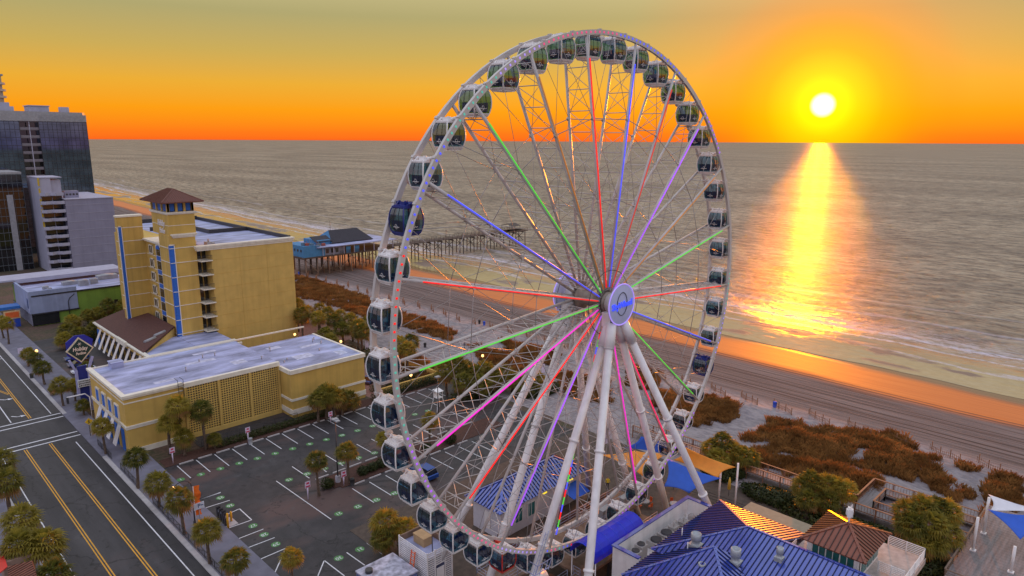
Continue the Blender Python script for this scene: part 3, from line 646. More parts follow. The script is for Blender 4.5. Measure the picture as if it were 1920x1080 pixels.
# ------------------------------------------------------------------ gondolas: one of each finish, then copies
LEV = [(-2.34, .62), (-2.2, .75), (-1.95, .84), (-1.6, .915), (-1.2, .935), (-.8, .90), (-.5, .82), (-.3, .73), (-.18, .64)]
def hw(z):
    for (a, ra), (b, rb) in zip(LEV, LEV[1:]):
        if a <= z <= b: return ra + (rb - ra) * (z - a) / (b - a)
    return LEV[0][1]
def make_gondola(fm, roofm, label):
    t = thing('gondola', label, 'gondola', (0, 0, 0), 'gondolas hung round the observation wheel')
    f = MB()
    for sx in (-1, 1):
        for sy in (-1, 1): f.tube([(sx * h_ * .97, sy * h_ * .97, z) for z, h_ in LEV], .058, 6)
    n = 12
    def ringz(z0, z1, k0, k1, mi=0):
        for sx, sy, ax in ((1, 0, 'y'), (-1, 0, 'y'), (0, 1, 'x'), (0, -1, 'x')):
            a, b = k0, k1
            q = [(sx * a, -a, z0), (sx * a, a, z0), (sx * b, b, z1), (sx * b, -b, z1)] if ax == 'y' else [(-a, sy * a, z0), (a, sy * a, z0), (b, sy * b, z1), (-b, sy * b, z1)]
            f._add(q, [(0, 1, 2, 3)], mi)
    for (a, ra), (b, rb) in zip(LEV[:1], LEV[1:2]): ringz(a, b, ra, rb)
    ringz(-2.2, -2.1, hw(-2.2), hw(-2.1))
    f.box(-.66, .66, -.66, .66, -2.37, -2.32)
    for z in (-2.1, -.32):
        h_ = hw(z) + .012
        for s_ in (-1, 1): f.beam((-h_, s_ * h_, z), (h_, s_ * h_, z), .04, .045); f.beam((s_ * h_, -h_, z), (s_ * h_, h_, z), .04, .045)
    f.build('cabin_frame', fm, t)
    r = MB(); ringz_m = r
    for (a, ra), (b, rb) in zip(LEV[-2:], LEV[-1:]): pass
    r.prism([(-.8, -.66), (-.66, -.8), (.66, -.8), (.8, -.66), (.8, .66), (.66, .8), (-.66, .8), (-.8, .66)], -.3, -.2); r.prism([(-.68, -.55), (-.55, -.68), (.55, -.68), (.68, -.55), (.68, .55), (.55, .68), (-.55, .68), (-.68, .55)], -.2, -.12)
    r.build('cabin_roof', roofm, t)
    u = MB(); u.box(-.34, .34, -.30, .30, -.12, .12); u.tube([(-.16, -.16, .12), (-.16, -.16, .17)], .1, 8); u.tube([(.13, .1, .12), (.13, .1, .17)], .12, 8); u.build('cooling_unit', roofm, t)
    h_ = MB(); h_.tube([(0, -1.45, 0), (0, 1.45, 0)], .085, 8)
    for sy in (-1, 1): h_.beam((-.55, sy * .62, -.2), (-.1, sy * .75, .02), .07, .09); h_.beam((.55, sy * .62, -.2), (.1, sy * .75, .02), .07, .09); h_.tube([(0, sy * .72, 0), (0, sy * .86, 0)], .15, 10)
    h_.build('hanger_axle', fm, t)
    for sx, sy in ((1, 0), (-1, 0), (0, 1), (0, -1)):
        g = MB(); zs = [-2.1, -1.9, -1.6, -1.2, -.8, -.5, -.32]
        for a, b in zip(zs, zs[1:]):
            ra, rb = hw(a) * .985, hw(b) * .985; ka, kb = hw(a) * .93, hw(b) * .93
            g._add([(sx * ra, -ka, a), (sx * ra, ka, a), (sx * rb, kb, b), (sx * rb, -kb, b)] if sx else [(-ka, sy * ra, a), (ka, sy * ra, a), (kb, sy * rb, b), (-kb, sy * rb, b)], [(0, 1, 2, 3)], 0, True)
        w_ = g.build('window', GLASSD, t)
        mu = MB()
        for k in (-.33, .33):
            pts = [(sx * hw(z), k * hw(z), z) if sx else (k * hw(z), sy * hw(z), z) for z in zs]; mu.tube(pts, .022, 4)
        mu.build('window_bar', DARK, w_)
    b = MB(); b.box(-.74, -.34, -.62, .62, -1.95, -1.75); b.box(.34, .74, -.62, .62, -1.95, -1.75); b.box(-.82, -.72, -.6, .6, -1.75, -1.25); b.box(.72, .82, -.6, .6, -1.75, -1.25); b.build('bench', mat('navy_seat', (.02, .05, .16), .5), t)
    # the operator's mark on two of the panes: a small ring with a line of script
    for sx, sy in ((-1, 0), (0, -1)):
        e = MB(); zc = -1.68; rr = hw(zc) + .02
        def at3(u_, z): return (sx * (hw(z) + .02), -u_ if sx < 0 else u_, z) if sx else (u_, sy * (hw(z) + .02), z)
        for i in range(14):
            q = [2 * math.pi * i / 14, 2 * math.pi * (i + 1) / 14]; e.tube([at3(-.02 + .12 * math.cos(x), zc + .17 * math.sin(x)) for x in q], .018, 4, 0, caps=False)
        for i in range(7): e.tube([at3(-.36 + .1 * i, zc - .06 + .05 * (i % 2)), at3(-.36 + .1 * (i + 1), zc - .06 + .05 * ((i + 1) % 2))], .026, 4)
        e.build('emblem', WHITE, t)
    return t
NAVY = mat('navy_gondola_paint', (.02, .035, .22), .3, var=.1); REDP = mat('red_gondola_paint', (.62, .03, .02), .3, var=.1)
gw = make_gondola(WHITE, WHITE, 'x'); gn = make_gondola(NAVY, NAVY, 'x'); gr = make_gondola(REDP, WHITE, 'x')
used = set()
ORD = ['first', 'second', 'third', 'fourth', 'fifth', 'sixth', 'seventh', 'eighth', 'ninth', 'tenth', 'eleventh', 'twelfth', 'thirteenth', 'fourteenth', 'fifteenth', 'sixteenth', 'seventeenth', 'eighteenth', 'nineteenth', 'twentieth', 'twenty-first', 'twenty-second']
for k in range(42):
    a = R_(85.714 - 360 / 42 * k)
    src = {20: gr}.get(k, gw)
    dg = math.degrees(a) % 360
    if abs(dg - 154.286) < 1 or abs(dg - 334.286) < 1: src = gn
    elif abs(dg - 240) < 1: src = gr
    else: src = gw
    o = src if id(src) not in used else copy_tree(src); used.add(id(src))
    o.location = (WC.x + WR * math.cos(a), WC.y, WC.z + WR * math.sin(a))
    side = 'ocean side of the wheel' if k < 21 else 'town side of the wheel'; n = k if k < 21 else 41 - k
    if src is gr: lb = 'gondola framed in bright red paint near the bottom of the wheel'
    elif src is gn: lb = 'navy blue gondola on the ' + side
    elif n == 0: lb = 'white gondola at the top of the wheel, the ' + ('right' if k < 21 else 'left') + ' of the topmost two'
    elif n == 20: lb = 'white gondola at the foot of the wheel, just ' + ('right' if k < 21 else 'left') + ' of its lowest point'
    else: lb = 'white gondola on the %s, %s down from the topmost pair' % (side, ORD[n - 1])
    o['label'] = lb

# ------------------------------------------------------------------ the mustard hotel tower
hotel = thing('hotel_tower', 'mustard yellow hotel tower with brown pyramid roofed turret and blue trim', 'hotel', (60, 165, 0))
FL = [3.05 * k for k in range(1, 9)]
b = MB(); b.box(57.3, 76, 148.3, 205, 0, 23.7); w_main = b.build('wall', YELL2, hotel)
b = MB()
for k in range(1, 8): b.box(57.5, 75.9, 148.27, 148.31, 3.05 * k - .03, 3.05 * k + .02)
for x in (63.4, 69.6): b.box(x, x + .04, 148.27, 148.31, .2, 23.5)
b.build('wall_joint', YELLOW, hotel)
b = MB()
for z0, z1, o_ in ((23.55, 23.95, .12), (23.95, 24.3, .28), (24.3, 24.6, .42)): b.box(57.0 - o_ - 2.4, 76 + o_, 148.3 - o_, 149.3, z0, z1)
b.box(54.9, 57.2, 149.3, 152, 23.6, 24.3); b.build('cornice', TRIM, hotel)
b = MB(); b.box(57.0, 76.0, 149.3, 205, 23.7, 24.05); b.build('roof', GALV, hotel)
b = MB(); b.box(75.6, 76.1, 149.3, 205, 24.05, 24.9); b.box(66, 75.6, 171, 171.5, 24.05, 25); b.box(66, 66.5, 171.5, 186, 24.05, 25); b.box(57.4, 66, 185.6, 186.1, 24.05, 25.0); b.box(57, 76, 204.6, 205.1, 24.05, 25.1); b.build('roof_parapet', DARK, hotel)
b = MB(); b.box(57.6, 58.6, 150.6, 152.4, 24.05, 24.9); b.box(59.0, 59.6, 151.5, 152.2, 24.05, 24.6); b.tube([(58, 151, 24.9), (58, 151, 25.6)], .2, 8); b.build('roof_plant', GREY, hotel)
# balconies in the slot beside the turret block
for k in range(8):
    z = 3.05 * k
    s_ = MB(); s_.box(54.95, 57.45, 147.9, 151.4, z - .12, z + .1); s_.build('balcony', TRIM, hotel)
    rl = MB()
    for yy in (148.0,):
        rl.beam((55.05, yy, z + 1.1), (57.4, yy, z + 1.1), .07, .07)
        for q in range(13): rl.beam((55.08 + q * .19, yy, z + .1), (55.08 + q * .19, yy, z + 1.1), .035, .035)
    rl.build('balcony_railing', DARK, hotel)
    d = MB(); d.box(55.2, 56.2, 151.2, 151.35, z + .15, z + 2.4); d.box(56.5, 57.2, 151.2, 151.35, z + .15, z + 2.4); d.build('balcony_door', WINDK, hotel)
b = MB(); b.box(55.0, 57.3, 151.4, 152, 0, 23.6); b.build('balcony_back_wall', YELLOW, hotel)
# turret block
b = MB(); b.box(49.8, 55.0, 150, 156.2, 0, 27.0); b.build('corner_block', YELLOW, hotel)
b = MB()
for z in FL: b.box(49.7, 55.06, 149.9, 156.1, z - .07, z + .07)
b.build('floor_band', TRIM, hotel)
b = MB(); b.box(49.75, 50.5, 149.86, 149.99, 3.0, 25.0); b.box(49.66, 49.79, 149.95, 150.6, 3.0, 25); p = b.build('corner_panel', BLUEP, hotel)
b = MB(); b.box(50.5, 50.66, 149.82, 149.99, 2.9, 25.2); b.box(49.6, 50.66, 149.82, 149.99, 25.0, 25.25)
for z in FL: b.box(49.6, 50.66, 149.8, 149.99, z - .06, z + .06)
b.build('panel_frame', TRIM, p)
b = MB()
for z0, z1, o_ in ((26.5, 26.75, .12), (26.75, 27.05, .3), (27.05, 27.3, .45)): b.box(50.6 - o_, 54.9 + o_, 150 - o_, 150.6, z0, z1)
b.build('block_cornice', TRIM, hotel)
b = MB(); b.box(50.0, 55.4, 150.4, 160, 27.0, 31.4); b.build('turret_wall', YELLOW, hotel)
b = MB(); b.box(49.85, 55.55, 150.25, 160.15, 31.3, 31.5); b.box(49.7, 55.7, 150.1, 160.3, 31.5, 31.85); b.box(49.95, 55.45, 150.35, 160.05, 29.0, 29.12); b.build('turret_cornice', TRIM, hotel)
b = MB(); b.box(50.5, 54.9, 150.9, 159.5, 31.85, 33.9); b.build('lantern_core', DARK, hotel)
b = MB()
for i in range(4):
    x = 50.05 + i * 1.62; b.box(x, x + .45, 150.4, 150.8, 31.85, 33.9); b.box(x, x + .45, 159.6, 160.0, 31.85, 33.9)
    y = 150.4 + i * 3.06; b.box(50.0, 50.45, y, y + .5, 31.85, 33.9); b.box(54.9, 55.35, y, y + .5, 31.85, 33.9)
b.box(50, 55.35, 150.42, 150.6, 33.6, 33.9); b.box(50, 50.2, 150.4, 160, 33.6, 33.9); b.build('lantern_post', YELL2, hotel)
for i in range(3):
    for q in (0, 1):
        f_ = MB()
        if q == 0: f_.box(50.62 + i * 1.62, 51.55 + i * 1.62, 150.62, 150.74, 32.0, 33.55)
        else: f_.box(50.2, 50.32, 151.1 + i * 3.06, 153.2 + i * 3.06, 32.0, 33.55)
        f_.build('shutter', BLUEP, hotel)
b = MB(); c4 = [(48.5, 148.7, 33.95), (56.9, 148.7, 33.95), (56.9, 161.7, 33.95), (48.5, 161.7, 33.95)]; ap = [(52.7, 153.6, 36.35), (52.7, 156.8, 36.35)]
for q in ([c4[0], c4[1], ap[0]], [c4[1], c4[2], ap[1], ap[0]], [c4[2], c4[3], ap[1]], [c4[3], c4[0], ap[0], ap[1]]): b.slab(q, .12); b.seams(q, .42, .1, .08, 0)
for u_, v_ in ((c4[0], ap[0]), (c4[1], ap[0]), (c4[2], ap[1]), (c4[3], ap[1]), (ap[0], ap[1])): b.beam(u_, v_, .22, .16)
b.box(48.5, 56.9, 148.7, 161.7, 33.75, 33.95); b.build('turret_roof', TILE, hotel)
text('lettering', 'Holiday', 1.75, (49.93, 154.4, 29.35), hotel, WHITE, rot=(math.pi / 2, 0, -math.pi / 2), ext=.07, bold=.03, shear=.2, sx=.72)
text('lettering', 'Pavilion', 1.5, (49.93, 154.1, 27.75), hotel, WHITE, rot=(math.pi / 2, 0, -math.pi / 2), ext=.07, bold=.03, shear=.2, sx=.66)
# west bay with the white window strip
b = MB(); b.box(50.7, 57.3, 156.2, 168.0, 0, 24.2); b.build('bay_wall', YELLOW, hotel)
b = MB(); b.box(50.3, 57.3, 155.9, 168.0, 24.2, 24.45); b.box(50.05, 57.3, 155.7, 168.0, 24.45, 24.8)
for z in FL[:-1]: b.box(50.63, 57.2, 156.2, 167.95, z - .06, z + .06)
b.build('bay_cornice', TRIM, hotel)
b = MB(); b.box(50.3, 50.69, 157.4, 160.6, 2, 24.15); b.build('window_strip', TRIM, hotel)
for k in range(7):
    z = 3.05 * k + 2.6
    a_ = MB(); a_.box(50.2, 50.29, 157.9, 160.1, z + .95, z + 2.75); a_.build('window', WINDK, hotel)
    a_ = MB(); a_.box(50.18, 50.29, 157.9, 160.1, z - .1, z + .8); a_.build('spandrel_panel', BLUEP, hotel)
    a_ = MB(); a_.box(50.56, 50.69, 163.6, 165.6, z + .9, z + 2.5); fr = a_.build('window', WINDK, hotel)
    f_ = MB(); f_.box(50.5, 50.69, 163.4, 163.6, z + .7, z + 2.7); f_.box(50.5, 50.69, 165.6, 165.8, z + .7, z + 2.7); f_.box(50.5, 50.69, 163.4, 165.8, z + 2.5, z + 2.7); f_.box(50.45, 50.69, 163.4, 165.8, z + .7, z + .9); f_.box(50.52, 50.6, 164.5, 164.62, z + .9, z + 2.5); f_.build('window_frame', TRIM, fr)
b = MB(); pts = [(157.9 + 1.1 + 1.1 * math.cos(t * math.pi / 10), 24.15 - .9 + .0 + .85 * math.sin(t * math.pi / 10)) for t in range(11)]
b._add([(50.15, y, z) for y, z in pts], [list(range(11))]); b._add([(50.28, y, z) for y, z in pts], [list(range(11))[::-1]]); b.build('arch_panel', BLUEP, hotel)
b = MB(); b.box(45.3, 50.4, 168, 169.6, 0, 29.7); b.box(50.4, 57.3, 168, 190, 0, 24.0); b.build('wing_wall', YELLOW, hotel)
b = MB(); b.box(45.2, 50.5, 167.85, 169.75, 29.7, 30.1)
for z in FL + [27.4]: b.box(45.25, 50.45, 167.93, 169.65, z - .07, z + .07)
b.build('wing_band', TRIM, hotel)
b = MB(); b.box(45.35, 45.95, 167.84, 167.99, 3, 27.6); p = b.build('corner_panel', BLUEP, hotel)
b = MB(); b.box(45.95, 46.1, 167.8, 167.99, 3, 27.8); b.box(45.2, 45.35, 167.8, 167.99, 3, 27.8); b.box(45.2, 46.1, 167.8, 167.99, 27.6, 27.8); b.build('panel_frame', TRIM, p)
# lobby building in front of the hotel
lob = thing('hotel_lobby', 'low mustard lobby with brown shingle roof and white slanted awning fins', 'hotel lobby', (46, 155, 0))
b = MB(); b.prism([(40.5, 139), (49.6, 139), (49.6, 167.8), (45.2, 167.8), (45.2, 174), (40.5, 174)], 0, 5.5); b.box(49.6, 57, 136, 149.8, 0, 5.6); b.build('wall', YELLOW, lob)
b = MB(); q = [(40.2, 141.6, 6.1), (49.65, 151.6, 7.6), (49.65, 178.3, 7.6), (40.2, 174.2, 6.1)]; b.slab(q, .25); b.build('roof', BROWNROOF, lob)
b = MB(); b._add([(40.6, 141.9, 5.5), (49.6, 151.5, 5.5), (49.6, 151.5, 7.3)], [(0, 1, 2)]); b._add([(40.5, 142.1, 5.5), (49.5, 151.7, 5.5), (49.5, 151.7, 7.3)], [(2, 1, 0)]); b.build('gable', YELL2, lob)
b = MB(); b.box(40, 40.55, 138.6, 174.2, 5.4, 5.7); b.box(39.75, 40.55, 138.4, 174.3, 5.7, 6.0); b.box(40.55, 57, 138.4, 139.0, 5.6, 6.05); b.box(39.5, 40, 150.5, 156.5, 5.3, 6.3); b.box(49.6, 57.2, 135.7, 136.2, 5.6, 5.95); b.build('cornice', TRIM, lob)
b = MB(); b.box(40.6, 49.6, 139.1, 150.9, 5.5, 5.58); b.box(49.6, 57, 136.3, 149.8, 5.6, 5.66); b.build('flat_roof', GALV, lob)
for x, y in ((43.4, 147.5), (46.0, 149.6)):
    b = MB(); b.tube([(x - 1.2, y - .3, 6.45 + (x - 43) * .14), (x + 1.2, y + .5, 6.85 + (x - 43) * .14)], .35, 8); b.build('skylight', GREY, lob)
for i in range(10):
    y = 140.6 + i * 3.35
    a_ = MB(); a_.slab([(40.5, y, 4.7), (40.5, y + 1.2, 4.7), (38.9, y + 1.2, 1.1), (38.9, y, 1.1)], .08); a_.build('awning_fin', WHITE, lob)
    a_ = MB(); a_.box(40.3, 40.52, y + 1.35, y + 2.9, .4, 4.4); a_.build('window', BLUEP if i in (0, 9) else WINDK, lob)
for i in range(3):
    a_ = MB(); a_.box(42 + i * 2.6, 43.3 + i * 2.6, 138.9, 139.05, .8, 3.8); a_.build('window', BLUEP, lob)

# ------------------------------------------------------------------ the low annex with the pierced screen
ann = thing('hotel_annex', 'low mustard annex with pale flat roof and pierced block screen beside the lot', 'annex building', (45, 118, 0))
b = MB(); b.box(27.6, 36, 109, 127, 0, 8.9); b.box(36, 52, 109.6, 127, 0, 8.5); b.box(52, 66.4, 105, 123.4, 0, 7.9); b.build('wall', YELLOW, ann)
b = MB(); b.box(27.9, 52, 109.5, 126.8, 8.9, 9.05); b.box(52, 66.2, 105.3, 123.2, 7.9, 8.35); b.build('roof', GALV, ann)
b = MB()
for i in range(9): b.box(28.2, 51.9, 110.6 + i * 1.9, 110.66 + i * 1.9, 9.05, 9.07)
for i in range(10): b.box(52.1, 66.1, 106.2 + i * 1.9, 106.26 + i * 1.9, 8.35, 8.37)
for x, y, q, w_, d_ in ((33, 112, 9.05, 3.2, 1.1), (40, 118, 9.05, 5, 1.4), (46, 113, 9.05, 2.4, 2.2), (43, 123, 9.05, 4, 1.0), (56, 110, 8.35, 3.5, 2.6), (60, 116, 8.35, 4.2, 1.2), (63, 107.5, 8.35, 1.8, 2.6), (55, 119, 8.35, 2.6, 1.6)): b.box(x, x + w_, y, y + d_, q, q + .012)
b.build('roof_patch', mat('roof_patch_white', (.50, .52, .66), .7, var=.3, scale=1.2), ann)
b = MB()
for z0, z1, o_ in ((8.0, 8.2, .06), (8.75, 9.05, .2), (9.05, 9.4, .38)):
    b.box(27.6 - o_, 36, 109 - o_, 109.5, z0, z1); b.box(27.6 - o_, 27.95, 109.5, 127.2, z0, z1)
b.box(36, 52.0, 108.75, 109.4, 8.5, 9.2); b.box(51.9, 66.6, 104.8, 105.3, 7.8, 8.5); b.box(51.8, 52.2, 105.3, 108.7, 7.8, 8.5); b.box(66.2, 66.6, 105.3, 123.4, 7.8, 8.5); b.box(27.6, 66.4, 126.8 - 0, 127.1, 9.05, 9.3)
for z0, z1, o_ in ((4.0, 4.35, .12), (4.35, 4.55, .22)): b.box(27.6 - o_, 36.1, 109 - o_, 109.2, z0, z1); b.box(27.6 - o_, 27.7, 109.2, 127, z0, z1)
for z0, z1 in ((3.0, 3.4), (.6, 1.5)): b.box(51.9, 66.5, 104.88, 105.1, z0, z1); b.box(51.85, 52.1, 105.1, 109, z0, z1); b.box(66.3, 66.5, 105.1, 123.4, z0, z1)
b.box(27.45, 36.1, 108.85, 109.1, .0, .8); b.build('cornice', TRIM, ann)
b = MB(); b.box(36.1, 51.85, 109.25, 109.55, .5, 8.3); b.build('screen_backing', DARK, ann)
b = MB()
for i in range(40): x = 36.1 + i * .4; b.box(x, x + .15, 108.93, 109.0, .6, 8.5)
for j in range(21): z = .6 + j * .39; b.box(36.1, 51.8, 108.92, 109.01, z, z + .15)
for x in (36.05, 41.3, 46.5, 51.6): b.box(x, x + .3, 108.7, 109.1, .3, 8.5)
b.box(36.05, 51.9, 108.68, 109.1, 0, .75); b.build('pierced_screen', YELL2, ann)
for i in range(4):
    y = 112.0 + i * 3.3
    a_ = MB(); a_.box(27.4, 27.58, y, y + 1.6, 4.9, 6.9); w_ = a_.build('window', BLUEP, ann)
    a_ = MB(); a_.box(27.36, 27.59, y - .15, y, 4.7, 7.1); a_.box(27.36, 27.59, y + 1.6, y + 1.75, 4.7, 7.1); a_.box(27.36, 27.59, y, y + 1.6, 6.9, 7.1); a_.build('window_frame', TRIM, w_)
    a_ = MB(); a_.slab([(27.55, y - .3, 4.0), (27.55, y + 1.2, 4.0), (26.5, y + 1.2, .9), (26.5, y - .3, .9)], .07); a_.build('awning', WHITE, ann)
    a_ = MB(); a_.box(27.42, 27.58, y - 1.5, y - .4, .2, 3.6); a_.build('door_panel', BLUEP, ann)
b = MB()
for x in (35.2, 36.0): b.beam((x, 108.5, 5), (x, 108.5, 10.0), .06, .06)
for k in range(11): b.beam((35.2, 108.5, 5.2 + k * .43), (36.0, 108.5, 5.2 + k * .43), .04, .04)
b.beam((35.2, 108.5, 10), (35.2, 110, 10), .06, .06); b.beam((36, 108.5, 10), (36, 110, 10), .06, .06); b.build('roof_ladder', DARK, ann)
rnd = random.Random(5)
for i in range(13):
    x, y = rnd.uniform(38, 65), rnd.uniform(110, 121); z = 8.35 if x > 52 else 9.05; hh = rnd.uniform(.25, .7)
    a_ = MB(); a_.tube([(x, y, z), (x, y, z + hh)], .09, 7); a_.lathe((x, y, z + hh), [(.16, 0), (.16, .08), (.05, .14)], 8); a_.build('roof_vent', GREY, ann)
a_ = MB(); a_.box(30.4, 32.2, 124.6, 126.6, 9.05, 10.0); a_.box(30.3, 32.3, 124.5, 126.7, 10.0, 10.08); a_.build('roof_unit', GALV, ann)
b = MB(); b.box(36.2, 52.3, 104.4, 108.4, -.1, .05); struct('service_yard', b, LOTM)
f_ = thing('yard_railing', 'thin dark pipe railing along the yard before the pierced screen', 'railing', (44, 104.3, 0))
b = MB()
for i in range(9): b.tube([(36.4 + i * 2, 104.3, 0), (36.4 + i * 2, 104.3, 1.1)], .04, 5)
for z in (.55, 1.1): b.tube([(36.4, 104.3, z), (52.4, 104.3, z)], .035, 5)
b.build('rail', DARK, f_)

# ------------------------------------------------------------------ buildings further up the road
gb = thing('lime_green_shop', 'lime green flat roofed shop with a pale blue sign wall', 'shop', (48, 215, 0))
b = MB(); b.box(34.0, 60, 205, 228, 0, 7.7); b.build('wall', LIME, gb)
b = MB(); b.prism([(33.4, 204.8), (44.0, 204.8), (44, 205.3), (33.9, 205.3), (33.9, 222), (33.4, 222)], 3.3, 9.0); b.build('sign_wall', PALEB, gb)
b = MB(); b.box(34, 60, 205.3, 228, 7.7, 7.85); b.build('roof', GALV, gb)
b = MB(); b.box(29, 60, 222, 231, 9.2, 9.6); b.box(33.8, 60, 221.7, 222.1, 8.6, 9.2); b.build('upper_roof', PALEC, gb)
b = MB(); b.box(34, 60.2, 204.7, 205, 7.6, 7.95); b.box(33.9, 44.2, 204.6, 205, 3.0, 3.3); b.build('roof_edge', DARK, gb)
b = MB(); b.box(33.7, 34.0, 205, 228, .2, 3.0); b.box(34.0, 39.5, 204.75, 205.0, .2, 3.1); b.build('shop_front', WINDK, gb)
b = MB()
for i in range(14): b.box(33.55, 33.7, 205.4 + i * 1.6, 205.6 + i * 1.6, .2, 3.2)
b.build('front_bar', PALEC, gb)
for x, z in ((51, 3.2), (52.4, 3.1)): a_ = MB(); a_.box(x, x + 1, 204.9, 205.0, z, z + 1); a_.build('window', WINDK, gb)
for x, y, sx, sy, sz in ((46, 210, 2.2, 1.8, 1.5), (49, 211.5, 1.8, 1.6, 1.3), (43, 214, 3.5, 2, .9), (52, 216, 5, 3, 1.1), (56.5, 209, 1.2, 1.2, .9), (38, 212, 1.4, 1, .7), (38.5, 209, 1, 1, .7)):
    a_ = MB(); a_.box(x, x + sx, y, y + sy, 7.85, 7.85 + sz); a_.lathe((x + sx / 2, y + sy / 2, 7.85 + sz), [(.35 * sx, 0), (.35 * sx, .12), (.1, .14)], 12); a_.build('roof_unit', GREY, gb)
a_ = MB(); a_.tube([(41.8, 204.7, 0), (41.8, 204.7, 5.4), (42.2, 204.7, 6.2), (43.4, 204.7, 7.2)], .09, 6); a_.build('drain_pipe', DARK, gb)
a_ = MB()
for k in (0, 1): a_.slab([(33.36, 206.0 + k * .5, 4.6), (33.36, 206.35 + k * .5, 4.8), (33.36, 206.2 + k * .5, 7.2), (33.36, 205.95 + k * .5, 7.0)], .04)
a_.build('sign_mark', mat('sign_navy', (.02, .06, .2), .5), gb)

cd = thing('grey_condo', 'grey lilac condominium block with white balconies and plain banded end wall', 'apartment block', (67, 290, 0))
b = MB(); b.box(61.0, 76.2, 284, 318, 0, 25.5); b.build('wall', LILAC, cd)
b = MB()
for k in range(1, 9): b.box(60.94, 76.26, 283.93, 318, 2.95 * k - .08, 2.95 * k + .02)
b.build('floor_joint', PALEC, cd)
b = MB(); b.box(60.8, 76.4, 283.8, 318.2, 25.5, 25.75); b.build('roof', PALEC, cd)
b = MB(); b.box(54.4, 58.0, 287, 305, 0, 33); b.box(58.0, 61.2, 288, 300, 25, 32.4); b.build('stair_tower', PALEC, cd)
b = MB(); b.box(54.2, 61.4, 286.8, 300.2, 33, 33.4); b.build('tower_roof', PALEC, cd)
b = MB(); b.box(62.2, 66.6, 289, 292, 25.75, 28.2); pr = b.build('plant_room', LILAC, cd)
for i in range(4): a_ = MB(); a_.lathe((62.9 + i * 1.05, 288.96, 27.0), [(.36, -.02), (.36, .04)], 12, 0, 'y'); a_.build('fan_grille', DARK, pr)
for k in range(10):
    z = 2.95 * k + .6
    s_ = MB(); pts = [(54.0, 285.6), (55.4, 284.6), (57.0, 285.4), (58.6, 284.2), (60.9, 284.1)]
    for (xa, ya), (xb, yb_) in zip(pts, pts[1:]): s_.slab([(xa, ya, z), (xb, yb_, z), (xb, 287.2, z), (xa, 287.2, z)], .15); s_.beam((xa, ya, z + .5), (xb, yb_, z + .5), .1, 1.0)
    s_.build('balcony', PALEC, cd)
    if k < 9: d = MB(); d.box(58.1, 60.9, 287.3, 287.5, z, z + 2.6); d.box(54.8, 57.8, 286.9, 287.05, z + .1, z + 2.5); d.build('balcony_opening', WINDK, cd)
for k, m_ in enumerate((G_DIM, None, G_DIM, G_DIM, G_DIM)):
    a_ = MB(); a_.box(54.1, 54.6, 286.6, 286.95, 30.5 - k * 3.6, 33.2 - k * 3.6); a_.build('stair_panel', mat('yellow_panel', (.55, .40, .03), .5), cd)
gt = thing('glass_tower', 'tall blue grey glass tower with a dark column of balconies', 'tower block', (64, 350, 0))
b = MB(); b.box(36, 60.6, 340, 372, 0, 53.4); b.box(67.2, 84.4, 340, 372, 0, 53.4); b.box(60.6, 67.2, 343.5, 372, 0, 53.4); b.build('curtain_wall', CURT, gt)
b = MB()
for x0, x1 in ((36, 60.6), (67.2, 84.4)):
    n = int((x1 - x0) / 1.55)
    for i in range(n + 1): b.box(x0 + (x1 - x0) * i / n - .05, x0 + (x1 - x0) * i / n + .05, 339.86, 339.99, 2, 53.3)
    for k in range(17): b.box(x0, x1, 339.84, 339.98, 53.2 - 3.15 * k - .08, 53.2 - 3.15 * k + .08); b.box(x0, x1, 339.88, 339.98, 53.2 - 3.15 * k - 1.1, 53.2 - 3.15 * k - 1.02)
b.build('mullion', DARK, gt)
b = MB(); b.box(36, 84.4, 339.6, 372, 53.4, 56.2); b.prism([(36, 339.9), (83.3, 339.9), (84.4, 341.5), (84.4, 372), (36, 372)], 56.2, 57.2)
for i in range(31): b.box(67.5 + i * .54, 67.6 + i * .54, 339.5, 339.6, 53.6, 56.0)
b.build('crown', GREY, gt)
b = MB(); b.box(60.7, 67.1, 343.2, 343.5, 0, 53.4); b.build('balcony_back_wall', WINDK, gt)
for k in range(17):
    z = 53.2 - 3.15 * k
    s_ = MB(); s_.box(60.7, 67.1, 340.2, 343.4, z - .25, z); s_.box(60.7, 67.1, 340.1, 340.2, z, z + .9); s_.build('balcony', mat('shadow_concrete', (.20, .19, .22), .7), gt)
b = MB(); b.box(63.8, 64.1, 340.0, 340.35, 0, 53.4); b.build('divider_fin', PALEC, gt)
b = MB(); b.box(44, 61, 348, 362, 57.2, 59.2); b.box(55, 60, 350, 358, 59.2, 60.8); b.box(66, 73, 347, 356, 57.2, 59.6); b.box(65.6, 73.4, 346.6, 356.4, 59.6, 59.9); b.box(77, 80, 346, 350, 57.2, 59.5); b.build('roof_plant', PALEC, gt)
dg = thing('dark_glass_block', 'dark glass block with sunset reflections at the left edge', 'tower block', (44, 305, 0))
b = MB(); b.box(34, 52.0, 300, 322, 0, 34.2); b.build('curtain_wall', CURTD, dg)
b = MB()
for i in range(13): b.box(34 + i * 1.5 - .05, 34 + i * 1.5 + .05, 299.85, 299.99, 0, 34.2)
for k in range(12): b.box(34, 52.05, 299.83, 299.98, 34.0 - 2.9 * k - .09, 34.0 - 2.9 * k + .09)
b.build('mullion', mat('slate_mullion', (.10, .12, .14), .5), dg)
b = MB(); b.box(33.9, 52.1, 299.9, 322.1, 34.2, 34.9); b.box(46.8, 48.6, 299.4, 299.85, 0, 27); b.build('roof', GREY, dg)
wt = thing('white_tower', 'slender far tower with stacked round ended balconies at the left edge', 'tower block', (68, 425, 0))
b = MB(); b.box(62, 70.2, 420, 440, 0, 76); b.build('wall', mat('tan_concrete', (.42, .33, .26), .8), wt)
